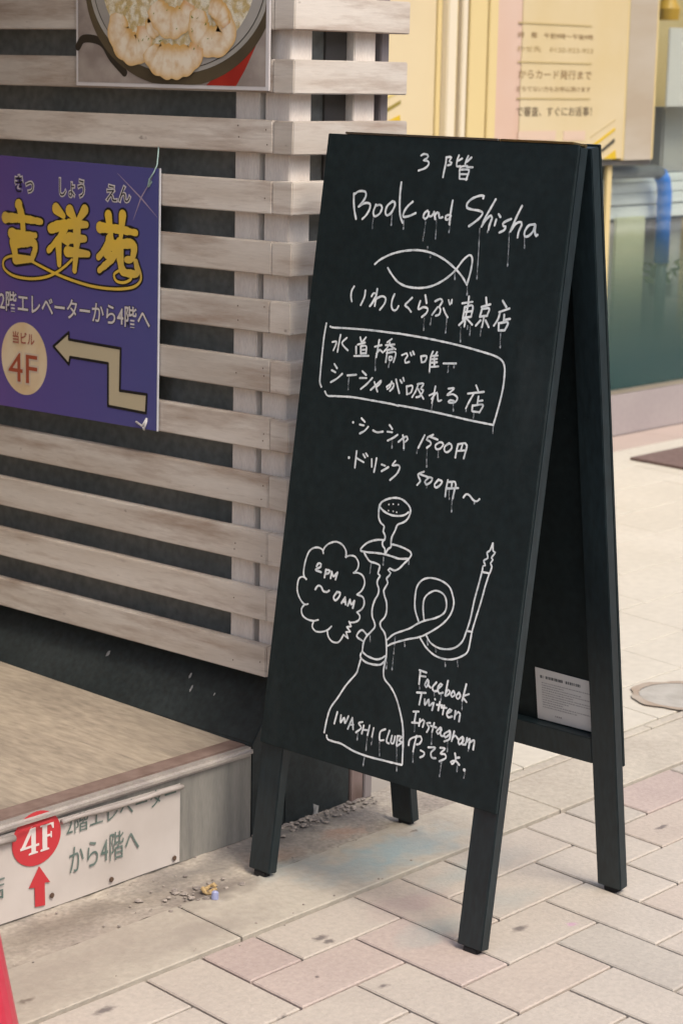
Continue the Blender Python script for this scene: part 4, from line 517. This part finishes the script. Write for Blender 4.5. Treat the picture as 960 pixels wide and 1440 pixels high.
# ------------------------------------------------------------------ food poster
FP = thing('food_poster', (-.005, .35, 1.54), 'white-bordered food photo poster of prawns in a clay pot, fixed on the slats', 'poster')
fmp = lambda y, z, h: (-.0062-h, y/1000, z/1000)
yl, yr_, zb_ = 633, 62, 1540.5; zt_ = 1930
b = MB(); b.box((-.0062, .062, 1.5405), (-.0015, .633, 1.93)); b.build('panel', flatm('poster_border', (.66, .63, .62), .35), FP, bevel=.001)
pic = MB(); pic.face([fmp(yl-7, zb_+8, .0004), fmp(yr_+9, zb_+8, .0004), fmp(yr_+9, zt_-8, .0004), fmp(yl-7, zt_-8, .0004)])
pc = pic.build('picture', mat('printed_backdrop', (.40, .35, .31), .35, c2=(.27, .225, .20), scale=4, vec=(1, 4, 5)), FP)
def clip(poly):  # keep the print inside the border
    return [(min(max(y, yr_+9), yl-7), min(max(z, zb_+8), zt_-8)) for y, z in poly]
pcx, pcz, prx, prz = POT
def ell(sx, sz, dz=0, n=72): return clip([(pcx+prx*sx*math.cos(2*math.pi*i/n), pcz+dz+prz*sz*math.sin(2*math.pi*i/n)) for i in range(n)])
def layer(poly, m_, h, nm):
    q = MB(); q.face([fmp(y, z, h) for y, z in poly]); return q.build(nm, m_, pc)
layer(clip(RED), flatm('red_cloth', (.42, .035, .02), .35, c2=(.30, .02, .015), scale=9), .0006, 'red_cloth')
q = MB(); ribbon(q, clip([(640, 1622), (610, 1638), (575, 1638), (545, 1628), (520, 1600), (480, 1570)]), 17, fmp, .0007, 4); q.build('pot_handle', flatm('dark_clay', (.035, .028, .02)), pc)
layer(ell(1.05, 1.10, -8), flatm('pot_side', (.060, .046, .030), .35, c2=(.11, .085, .05), scale=5), .0009, 'pot_side')
layer(ell(1.0, 1.0), flatm('pot_rim', (.30, .285, .25), .35, c2=(.42, .40, .36), scale=4), .0012, 'pot_rim')
layer(ell(.955, .955), flatm('rim_line', (.075, .07, .055)), .0015, 'rim_line')
layer(ell(.945, .945), flatm('rim_inner', (.46, .44, .40), .35, c2=(.34, .32, .29), scale=6), .0018, 'inner_rim')
layer(ell(.845, .85), mat('rice_print', (.56, .43, .20), .4, c2=(.76, .71, .56), scale=55, lo=.4, hi=.6, detail=2, fine=.25), .0021, 'rice')
b = MB(); b.col = []
SHW = [66, 46, 62, 60, 68, 40]
lerp3 = lambda a_, c_, k_: tuple(x_+(y_-x_)*k_ for x_, y_ in zip(a_, c_))
for si, (k, wd) in enumerate(zip(SHRIMP, SHW)):
    P_ = smooth_path(k, 4); n_ = len(P_); nseg = 6; cols = (-1, -.8, -.5, -.15, .2, .5, .8, 1); n = len(b.v)
    for i_, p in enumerate(P_):
        tt = i_/(n_-1); tg = (P_[min(i_+1, n_-1)]-P_[max(i_-1, 0)]).normalized(); nn = Vector((-tg.y, tg.x))
        seg = abs(math.sin(math.pi*nseg*tt+.6)); ww = wd*.5*(.45+.62*math.sin(math.pi*min(1, .2+.72*tt)))*(.90+.13*seg)
        if tt < .06: ww *= .55+tt*7.5
        for s_ in cols:
            q = p+nn*ww*s_; body = 1-abs(s_-.1)**1.7; ed = max(0, 1-seg*3.2)*.38
            f = lerp3((.70, .41, .11), (.86, .76, .60), max(0, min(1, body*1.15))); f = lerp3(f, (.66, .42, .17), ed)
            if tt > .86: f = lerp3(f, (.70, .34, .12), (tt-.86)*4)
            b.v.append(fmp(q.x, q.y, .0024+si*.0004)); b.col.append(f)
    m_c = len(cols)
    for i_ in range(n_-1):
        for c_ in range(m_c-1): b.f.append([n+i_*m_c+c_, n+i_*m_c+c_+1, n+(i_+1)*m_c+c_+1, n+(i_+1)*m_c+c_]); b.mi.append(0)
ms = mat('prawn_print', (.6, .4, .2), .35); ca = node(ms, 'ShaderNodeVertexColor'); ca.layer_name = 'tone'
nz = node(ms, 'ShaderNodeTexNoise'); nz.inputs['Scale'].default_value = 42; nz.inputs['Detail'].default_value = 3; tc = node(ms, 'ShaderNodeTexCoord'); K = ms.node_tree.links; K.new(tc.outputs['Object'], nz.inputs[0])
r = node(ms, 'ShaderNodeMapRange'); r.inputs[1].default_value = .45; r.inputs[2].default_value = .75; r.inputs[4].default_value = .7; K.new(nz.outputs[0], r.inputs[0])
mx = node(ms, 'ShaderNodeMix'); mx.data_type = 'RGBA'; K.new(ca.outputs[0], mx.inputs[6]); mx.inputs[7].default_value = (.62, .36, .12, 1); K.new(r.outputs[0], mx.inputs[0]); K.new(mx.outputs[2], ms.node_tree.nodes['Principled BSDF'].inputs['Base Color'])
b.build('prawns', ms, pc)
b = MB()
for i in range(46):
    y = random.uniform(150, 500); z = random.uniform(1600, 1735)
    if ((y-pcx)/prx)**2+((z-pcz)/prz)**2 < .6:
        b.face([fmp(y+random.uniform(-5, 5)*1.0, z+random.uniform(-4, 4), .0052) for _ in range(3)])
b.build('chopped_herbs', flatm('herb', (.20, .26, .03)), pc)['kind'] = 'stuff'

# ------------------------------------------------------------------ chalkboard A-frame
bo = Vector((*BOARD['o'], 0)); yw = BOARD['yaw']; Ha, Va, Vb = BOARD['H'], BOARD['a'], BOARD['b']
ud = Vector((math.sin(yw), -math.cos(yw), 0)); vd = Vector((math.cos(yw), math.sin(yw), 0)); zz = Vector((0, 0, 1)); SL = math.hypot(Ha, Va)
s1 = (vd*Va+zz*Ha)/SL; n1 = (zz*Va-vd*Ha)/SL; s2 = (zz*Ha-vd*Va)/SL; n2 = (zz*Va+vd*Ha)/SL; o2 = bo+vd*Vb
f1 = lambda u, t, h: bo+ud*u+s1*t+n1*h
f2 = lambda u, t, h: o2+ud*u+s2*t+n2*h
m1 = lambda u, t, h: bo+ud*(u/1000)+s1*(t/1000)+n1*h
m2 = lambda u, t, h: o2+ud*(u/1000)+s2*(t/1000)+n2*h
AF = thing('chalkboard_sign', bo+vd*Vb/2+ud*.3, 'tall black A-frame chalkboard with white handwriting and a drawn water pipe', 'signboard')
tb, WB = .270, .600
b = MB(); b.box((0, tb, -.0075), (WB, SL+.004, 0), f1); fr = b.build('front_board', M_board, AF, bevel=.0012)
b = MB(); b.box((0, tb, -.0075), (WB, SL+.004, 0), f2); bk = b.build('rear_board', M_board, AF, bevel=.0012)
for f in (f1, f2):
    for u0 in (0, WB-.057):
        b = MB(); b.box((u0, .012, -.031), (u0+.057, SL+.001, -.0078), f)
        b.v = [tuple(Vector(p)) for p in b.v]; b.build('leg', M_frame, AF, bevel=.0016)
        b = MB(); b.box((u0+.012, -.002, -.027), (u0+.045, .0118, -.011), f); b.build('rubber_foot', M_rubber, AF, bevel=.002)
    for (t0, t1) in ((tb+.002, tb+.055), (SL-.055, SL)):
        b = MB(); b.box((.0572, t0, -.031), (WB-.0572, t1, -.0078), f); b.build('rail', M_frame, AF, bevel=.0014)
for u0, u1, m_ in ((.045, .42, M_steel), (.425, .590, M_brass)):
    b = MB(); b.box((u0, SL+.0045, -.030), (u1, SL+.0085, .0008), f1); b.build('hinge', m_, AF, bevel=.0005)
    b = MB(); b.tube([f1(u0, SL+.006, -.036), f1(u1, SL+.006, -.036)], .0042, 10); b.build('hinge_pin', m_, AF)
names = {'slogan1': 'lettering', 'slogan2': 'lettering', 'prices1': 'lettering', 'prices2': 'lettering', 'socials1': 'lettering', 'socials2': 'lettering', 'socials3': 'lettering', 'socials4': 'lettering', 'floor': 'lettering', 'title': 'lettering', 'club': 'lettering', 'slogan': 'lettering', 'prices': 'lettering', 'hours': 'lettering', 'flask': 'lettering', 'socials': 'lettering', 'fish': 'fish_drawing', 'box': 'drawn_box', 'bubble': 'drawn_cloud', 'hookah': 'water_pipe_drawing'}
for k, v in STROKES.items():
    items = [(min(p[0] for p in pts), max(p[0] for p in pts), wd, pts) for wd, pts in v['s']]+[(c_[0]-r, c_[0]+r, r, c_) for c_, r in v['d']]
    groups = []
    if names[k] == 'lettering':
        items.sort(key=lambda q: q[0])
        for it in items:
            if groups and it[0]-groups[-1][0] < 15: groups[-1][1].append(it); groups[-1][0] = max(groups[-1][0], it[1])
            else: groups.append([it[1], [it]])
    else: groups = [[0, items]]
    for _, its in groups:
        b = MB()
        for a_, z_, wd, pts in its:
            if isinstance(pts, list): ribbon(b, pts, wd, m1, .0006, 3.0, None, .16)
            else: disc(b, pts, wd*.62, wd*.62, m1, .0012, 14)
        b.build(names[k], M_chalk, fr)
for p, q in DRIPS:
    b = MB()
    mid = ((p[0]+q[0])/2+random.uniform(-.6, .6), (p[1]+q[1])/2)
    ribbon(b, [p, mid, q], 2.3, m1, .0003, 3, (1.1, .8), .4); disc(b, (q[0], q[1]+2), 1.9, 3.4, m1, .00045+random.random()*.0001, 10); b.build('paint_drip', M_drip, fr)
# notice taped inside the rear board
NT = thing('paper_notice', f2(.47, .33, -.0085), 'small white printed notice stuck inside the open chalkboard', 'notice')
b = MB(); e = NOTE
b.prism(e, m2, -.0095, -.0088); 
nm = lambda x, y, h: m2(e[0][0]+(e[1][0]-e[0][0])*x, e[0][1]+(e[3][1]-e[0][1])*y, -.0095-h)
sh_ = b.build('sheet', M_paper, NT)
b = MB()
def nbar(x0, x1, y, hh):
    x = x0
    while x < x1:
        w2 = random.uniform(.008, .03); b.face([nm(x, y, .0003), nm(min(x+w2, x1), y, .0003), nm(min(x+w2, x1), y+hh, .0003), nm(x, y+hh, .0003)]); x += w2+random.uniform(.003, .012)
for x0, x1 in ((.08, .13), (.17, .46), (.50, .74)): nbar(x0, x1, .13, .055)
b.build('lettering', flatm('grey_heading', (.09, .10, .11)), sh_)
b = MB()
for i in range(11):
    y = .26+i*.047; nbar(.10, random.uniform(.4, .95) if i % 3 else .93, y, .02)
nbar(.3, .42, .86, .03); b.build('lettering', flatm('pale_grey_print', (.30, .30, .32)), sh_)

# ------------------------------------------------------------------ litter and crumbs
L1 = MB(); c = Vector((LITTER[0][0], LITTER[0][1], .004)); L1.tube([c+Vector((0, 0, -.003)), c+Vector((.001, 0, .010)), c+Vector((.002, 0, .013))], [.0075, .007, .004], 12)
tag(L1.build('bottle_cap', flatm('lilac_plastic', (.30, .33, .52), .4)), 'tiny pale blue plastic cap lying on the concrete by the step', 'cap')
L1 = MB(); c = Vector((LITTER[1][0]-.01, LITTER[1][1]-.005, .006)); L1.tube([c+Vector((.016*math.cos(a_), .013*math.sin(a_), .004*math.sin(a_*3))) for a_ in [i*.45 for i in range(12)]], [.004+.0015*math.sin(i*2.2) for i in range(12)], 7)
tag(L1.build('paper_scrap', flatm('yellow_scrap', (.40, .28, .13), .8)), 'crumpled yellow-brown scrap lying behind the blue cap', 'litter')
b = MB()
def stone(c, r, fl=.55):
    n = len(b.v); ring = 7
    pts = []
    for lv, (zz_, rr) in enumerate(((-.4, .8), (.15, 1.0), (.7, .65))):
        for i in range(ring):
            a_ = 2*math.pi*i/ring; k = r*rr*random.uniform(.7, 1.2); pts.append((c[0]+k*math.cos(a_), c[1]+k*math.sin(a_), c[2]+r*zz_*fl))
    b.v += pts
    for l in (0, 1):
        for i in range(ring): j = (i+1) % ring; b.f.append([n+l*ring+i, n+l*ring+j, n+(l+1)*ring+j, n+(l+1)*ring+i]); b.mi.append(0)
    b.f.append([n+2*ring+i for i in range(ring)]); b.mi.append(0)
for i in range(190):
    x = random.uniform(-.04, .33); y = .047-abs(random.gauss(0, .022)); stone((x, y, .001+.003*max(0, y/.05)), random.choice((.0015, .002, .002, .003, .004, .006)), .45)
for i in range(16):
    stone((random.uniform(-.02, .3), .043+random.uniform(-.006, .004), .002), random.uniform(.005, .010), .45)
for i in range(42):
    stone((random.gauss(-.36, .07), random.gauss(-.085, .025), .001), random.choice((.002, .003, .003, .005, .008)))
for i in range(50):
    stone((random.uniform(-.9, .1), random.choice((.03, -.1, -.3))+random.gauss(0, .02), .001), random.choice((.0015, .002, .003)))
tag(b.build('rubble_crumbs', mat('crumb', (.38, .33, .285), .9, c2=(.20, .175, .16), scale=40)), 'crumbs of broken mortar and grit along the wall foot', 'rubble', kind='stuff')
# manhole cover
MH = thing('manhole_cover', (1.475, .02, .001), 'round worn grey manhole cover set in the pale paving', 'manhole cover')
b = MB(); c = Vector((1.505, -.012)); ring = [(c.x+  .112*math.cos(2*math.pi*i/40), c.y+.112*math.sin(2*math.pi*i/40)) for i in range(40)]
b.prism(ring, lambda x, y, h: (x, y, h), -.004, .0035); b.build('lid', mat('worn_iron', (.44, .42, .375), .6, c2=(.34, .32, .28), scale=14, bump=.5, bscale=60), MH)
b = MB(); n = 40
for i in range(n):
    a0, a1 = 2*math.pi*i/n, 2*math.pi*(i+1)/n; q = lambda a_, r: (c.x+r*math.cos(a_), c.y+r*math.sin(a_), .0042)
    b.face([q(a0, .1135), q(a1, .1135), q(a1, .136+.006*math.sin(a1*5)+.004*math.sin(a1*11)), q(a0, .136+.006*math.sin(a0*5)+.004*math.sin(a0*11))])
b.build('rim', mat('rust_rim', (.30, .225, .165), .8, c2=(.38, .33, .27), scale=12), MH)
# door mat
b = MB(); b.prism([(4.36, 2.105), (4.30, 1.60), (6.0, 1.60), (6.0, 2.105)], lambda x, y, h: (x, y, h), .001, .012); tag(b.build('door_mat', M_mat, bevel=.003), 'flat brown mat lying in front of the shop window', 'mat')
# red cone, only its side shows
RH = Vector((R_.x, R_.y, 0)).normalized(); g = Vector((CONE[0][0], CONE[0][1], 0))-RH*.17
CN = thing('traffic_cone', g, 'crimson traffic cone at the edge of the concrete strip below the banner', 'cone')
b = MB(); b.tube([g+Vector((0, 0, .03)), g+Vector((0, 0, .66)), g+Vector((0, 0, .70))], [.165, .053, .035], 40); b.build('cone', flatm('crimson_plastic', (.50, .012, .045), .4, c2=(.55, .02, .06), scale=60), CN, smooth=False)
b = MB(); b.tube([g, g+Vector((0, 0, .0295))], .158, 32); b.build('base', flatm('black_plastic', (.02, .02, .02), .6), CN, bevel=.006)

# ------------------------------------------------------------------ shop front
SF = thing('shop_front', (4.5, 2.5, 0), 'cream and yellow shop front with tall window behind the chalkboard', 'shop front')
def part(name, m_, boxes, parent=SF, bevel=.002):
    q = MB()
    for a_, c_ in boxes: q.box(a_, c_)
    return q.build(name, m_, parent, bevel=bevel)
ZT = 2.9
part('sill', M_sill, [((1.2, 2.5, 0), (8.5, 2.75, .188))])
part('window_frame', M_alu, [((1.2, 2.502, .189), (8.5, 2.56, .204))])
part('cream_panel', M_shopcream, [((1.2, 2.49, .205), (3.468, 2.53, ZT))], bevel=.004)
part('window_frame', M_shopwhite, [((3.50, 2.455, .205), (3.555, 2.53, ZT)), ((3.606, 2.47, .205), (3.640, 2.53, ZT))], bevel=.004)
part('cream_panel', M_shopyel, [((3.47, 2.485, .205), (3.498, 2.53, ZT)), ((3.557, 2.48, .205), (3.588, 2.53, ZT))])
part('frame_gap', M_shopgold, [((3.589, 2.50, .205), (3.605, 2.53, ZT)), ((3.641, 2.50, .205), (3.656, 2.53, ZT))], bevel=0)
part('door_frame', M_shopyel, [((3.658, 2.475, .205), (3.770, 2.53, ZT)), ((3.774, 2.468, .205), (3.829, 2.53, ZT))])
part('pink_film', M_pinkstrip, [((3.8295, 2.474, .205), (3.9915, 2.53, ZT))], bevel=0)
part('pale_blind', mat('blind', (.46, .41, .33), .5, c2=(.40, .33, .24), scale=1.5, vec=(1, 1, 4)), [((4.757, 2.475, 1.227), (4.964, 2.53, ZT))], bevel=0)
part('mullion', M_shopyel, [((4.739, 2.474, 1.227), (4.754, 2.53, ZT)), ((4.9655, 2.474, 1.227), (4.978, 2.53, ZT))])
part('reflected_bar', mat('grey_reflected_bar', (.16, .15, .135), .5), [((3.992, 2.49, 1.206), (4.985, 2.53, 1.226))])  # solid bar put where the glass only mirrors one
part('mullion', M_shopyel, [((4.69, 2.512, .206), (4.727, 2.5285, 1.205))])
gm = bpy.data.materials.new('window_glass'); gm.use_nodes = True; N = gm.node_tree.nodes; K = gm.node_tree.links; N.remove(N['Principled BSDF'])
gt, gg, gx = N.new('ShaderNodeBsdfTransparent'), N.new('ShaderNodeBsdfGlossy'), N.new('ShaderNodeMixShader'); gt.inputs[0].default_value = (.93, .96, .94, 1); gg.inputs['Roughness'].default_value = .05; gx.inputs[0].default_value = .12
K.new(gt.outputs[0], gx.inputs[1]); K.new(gg.outputs[0], gx.inputs[2]); K.new(gx.outputs[0], N['Material Output'].inputs[0])
part('pane', gm, [((3.992, 2.535, .205), (8.5, 2.541, ZT))], bevel=0)
fm = bpy.data.materials.new('teal_reflection'); fm.use_nodes = True; N = fm.node_tree.nodes; K = fm.node_tree.links; p_ = N['Principled BSDF']; p_.inputs['Roughness'].default_value = .25  # film colour paints the street reflection, fading into teal at the bottom
g2 = N.new('ShaderNodeNewGeometry'); sp = N.new('ShaderNodeSeparateXYZ'); K.new(g2.outputs['Position'], sp.inputs[0]); rr = N.new('ShaderNodeMapRange'); rr.inputs[1].default_value = .30; rr.inputs[2].default_value = .90; rr.inputs[3].default_value = .96; rr.inputs[4].default_value = 0; K.new(sp.outputs['Z'], rr.inputs[0]); K.new(rr.outputs[0], p_.inputs['Alpha'])
cr = N.new('ShaderNodeValToRGB'); K.new(rr.outputs[0], cr.inputs[0]); cr.color_ramp.elements[0].color = (.13, .20, .16, 1); cr.color_ramp.elements[1].color = (.004, .042, .044, 1); K.new(cr.outputs[0], p_.inputs['Base Color'])
part('reflection_film', fm, [((3.992, 2.530, .206), (8.5, 2.5335, 1.16))], bevel=0)
part('interior', mat('shop_inside', (.50, .46, .40), .8, c2=(.42, .39, .34), scale=1.2), [((2.5, 4.4, 0), (9, 4.5, 3.0)), ((2.5, 2.56, 0), (9, 4.399, .02)), ((2.5, 2.76, 2.95), (9, 4.399, 3.0)), ((2.4, 2.56, .0), (2.499, 4.5, 3.0))], bevel=0)
# the street behind the camera, seen in the glass
b = MB(); b.face([(-40, -40, -.011), (60, -40, -.011), (60, -3.75, -.011), (-40, -3.75, -.011)]); tag(b.build('road', mat('asphalt', (.06, .06, .062), .85, c2=(.045, .045, .047), scale=30)), kind='structure')
b = MB()
for ya, yb in ((-13.2, -11.9), (-10.6, -9.5), (-8.6, -7.7), (-7.0, -6.2), (-5.6, -4.9)): b.box((12, ya, -.0105), (34, yb, -.006))
tag(b.build('crossing_stripes', mat('road_paint', (.78, .78, .76), .7)), kind='structure')
SB = thing('street_building', (20, -19, 0), 'tan building across the road, mirrored in the shop window', 'building')
b = MB(); b.box((-10, -24, 0), (50, -19, 9)); b.build('wall', mat('tan_render', (.34, .29, .23), .8, c2=(.28, .25, .21), scale=.6), SB)
for i in range(14):
    for zf in (.5, 3.6, 6.4):
        b = MB(); b.box((-8+4*i, -18.99, zf), (-5.6+4*i, -18.94, zf+2.0)); b.build('window', mat('far_window', (.03, .04, .045), .2) if i+zf == .5 else bpy.data.materials['far_window'], SB)
# big printed sheet in the window
PO = thing('window_poster', (4.36, 2.47, 1.235), 'large pale yellow sheet of printed Japanese text in the shop window', 'poster')
hm = lambda x, z, h: (x/1000, 2.470-h, z/1000)
b = MB(); b.box((3.993, 2.471, 1.236), (4.735, 2.476, ZT)); psh = b.build('sheet', mat('poster_yellow', (.62, .52, .33), .5, c2=(.57, .45, .23), scale=1.6), PO)
im = {'g': M_brownink, 'y': M_paleink, 'b': M_brownink, 'd': M_dkgrey}
for t, r, kd in SHOP_TEXT:
    b = MB(); text(b, t, r, hm, .0006, 0); b.build('lettering', {'g': M_brownink, 'y': M_paleink, 'b': M_brownink, 'd': flatm('dark_brown_ink', (.14, .10, .06))}[kd], psh)
b = MB()
for p, q in SHOP_RULE: b.box((p[0]/1000, 2.4685, p[1]/1000-.003), (q[0]/1000, 2.4708, p[1]/1000+.003))
b.build('ruled_lines', M_rule, psh)
b = MB()
for l_, bo_, r_2, t_ in SHOP_BOX: b.box((l_/1000, 2.4690, bo_/1000), (r_2/1000, 2.4708, t_/1000))
b.build('pale_boxes', flatm('pale_box', (.62, .47, .36)), psh)
for i, c_ in enumerate(CHEV):
    b = MB(); b.prism(c_, hm, -.0008, .0010+i*.0001); b.build('slanted_stripe', (M_yel, M_dkgrey, M_yel, M_rule)[i], psh)
b = MB(); 
for i, c_ in enumerate(CHEV2):
    b = MB(); b.prism(c_, lambda x, z, h: (x/1000, 2.4896-h, z/1000), -.0005, .0014+i*.0001); b.build('slanted_stripe', (flatm('olive_ink', (.27, .21, .04)), M_yel, flatm('pale_yellow_ink', (.62, .5, .18)))[i], SF)
# things inside the window; rail and white bars stand in for street reflections
def slabthing(name, r, Y, dp, m_, label, cat, extra=None):
    t = thing(name, ((r[0]+r[2])/2, Y, r[1]), label, cat); q = MB(); q.box((r[0], Y, r[1]), (r[2], Y+dp, r[3])); q.build('panel', m_, t, bevel=.004); return t
r = INT['blue']; xr = (r[0]+r[2])/2; t = thing('reflected_rail', (xr, 2.59, .02), 'arched rail with a grey top bar and a bright blue leg, a reflection built behind the shop window', 'rail')  # solid rail takes the place of a street reflection in the glass
zt = r[3]-.025
b = MB(); b.tube([(4.05, 2.59, zt), (4.5, 2.59, zt), (xr-.10, 2.59, zt), (xr-.045, 2.59, zt-.012)], .030, 14); b.build('top_bar', flatm('grey_rail_paint', (.17, .17, .165), .5), t, smooth=True)
b = MB(); b.tube([(xr-.045, 2.59, zt-.012), (xr-.015, 2.59, zt-.045), (xr, 2.59, zt-.10), (xr, 2.59, r[1]), ], .034, 14); b.build('leg', flatm('blue_rail_paint', (.0, .22, .85), .4), t, smooth=True)
b = MB(); b.tube([(xr, 2.59, r[1]-.0005), (xr, 2.59, .02)], .0255, 14); b.build('leg', flatm('dull_rail_paint', (.10, .15, .16), .5), t, smooth=True)
b = MB(); b.tube([(4.05, 2.59, zt), (4.05, 2.59, .02)], .026, 14); b.build('leg', flatm('dull_rail_paint', (.10, .15, .16), .5), t, smooth=True)
r = INT['plant']; xp = (r[0]+r[2])/2; t = thing('potted_plant', (xp, 2.66, .02), 'small green and yellow leafed plant on a stand inside the shop window', 'plant')
b = MB(); M_leaf = flatm('leaf', (.06, .12, .04), c2=(.30, .30, .06), scale=18)
for _ in range(90):
    c = Vector((random.gauss(xp, .045), random.gauss(2.66, .03), random.uniform(r[1]-.01, r[3]+.02))); a_ = Vector((random.uniform(-1, 1), random.uniform(-1, 1), random.uniform(-.3, 1))).normalized()*.03; d_ = a_.cross(Vector((random.uniform(-1, 1), 1, .2))).normalized()*.009
    b.face([c-a_, c+d_, c+a_, c-d_])
b.build('foliage', M_leaf, t); b = MB(); b.tube([(xp, 2.66, .02), (xp, 2.66, r[1]-.06), (xp, 2.66, r[1]-.055), (xp, 2.66, r[1])], [.02, .02, .05, .06], 16); b.build('pot_stand', M_sill, t)
t = thing('reflected_stripes', (5.0, 2.67, .02), 'white bars put behind the shop window for road markings mirrored in it', 'stripes')  # solid bars added in place of white road markings reflected in the glass
for r in INT['stripes']:
    b = MB(); b.box((r[0], 2.66, r[1]), (r[2]+.6, 2.675, r[3])); b.build('bar', flatm('white_bar', (.82, .84, .82), .5), t, bevel=.005)
r = INT['stripes_back']; b = MB(); b.box((r[0], 2.68, r[1]), (r[2]+.6, 2.69, r[3])); b.build('back_panel', flatm('stripe_gap_dark', (.05, .07, .08), .6), t)  # dark backing for the gaps between the reflected white bars
b = MB(); b.box((INT['stripes'][0][0]+.25, 2.692, .02), (INT['stripes'][0][0]+.29, 2.71, INT['stripes'][0][3])); b.box((INT['stripes'][0][2]+.45, 2.692, .02), (INT['stripes'][0][2]+.49, 2.71, INT['stripes'][0][3])); b.build('upright', M_frame, t)
r = INT['green']; t = thing('display_stand', ((r[0]+r[2])/2, 2.64, .02), 'pale yellow-green display panel standing at the window', 'display'); b = MB(); b.box((r[0], 2.64, .02), (r[2], 2.655, r[3])); b.build('panel', flatm('lime_panel', (.60, .60, .40), .5), t, bevel=.006)
r = INT['column']; t = thing('grey_column', ((r[0]+r[2])/2, 2.74, .02), 'pale grey column inside the shop', 'column'); b = MB(); b.box((r[0], 2.74, .02), (r[2], 2.85, r[3])); b.build('shaft', flatm('grey_column_paint', (.62, .59, .56), .6), t, bevel=.01); b = MB(); b.box((r[0]-.02, 2.73, .021), (r[2]+.02, 2.86, .14)); b.build('base', M_sill, t)
r = INT['poster']; slabthing('white_poster', (r[0], r[1], r[2]+.2, r[3]), 2.60, .01, flatm('white_card', (.86, .80, .77), .6), 'white rounded poster hanging inside the window at the right', 'poster')
r = INT['lamp']; t = thing('hanging_lamp', ((r[0]+r[2])/2, 2.63, r[3]), 'yellow hanging lamp shade inside the window', 'lamp'); b = MB(); cx = (r[0]+r[2])/2; b.tube([(cx, 2.63, r[1]), (cx, 2.63, r[1]+.05), (cx, 2.63, r[3])], [.05, .055, .02], 20); b.build('shade', flatm('amber_shade', (.75, .42, .05), .4), t); b = MB(); b.tube([(cx, 2.63, r[3]), (cx, 2.63, 2.94)], .004, 6); b.build('cord', M_frame, t)
r = INT['tan']; slabthing('ochre_partition', (r[0], .02, r[2]+.5, r[3]+.5), 2.88, .04, mat('ochre_board', (.80, .62, .34), .6, c2=(.70, .52, .26), scale=2), 'ochre partition board inside the shop', 'partition')
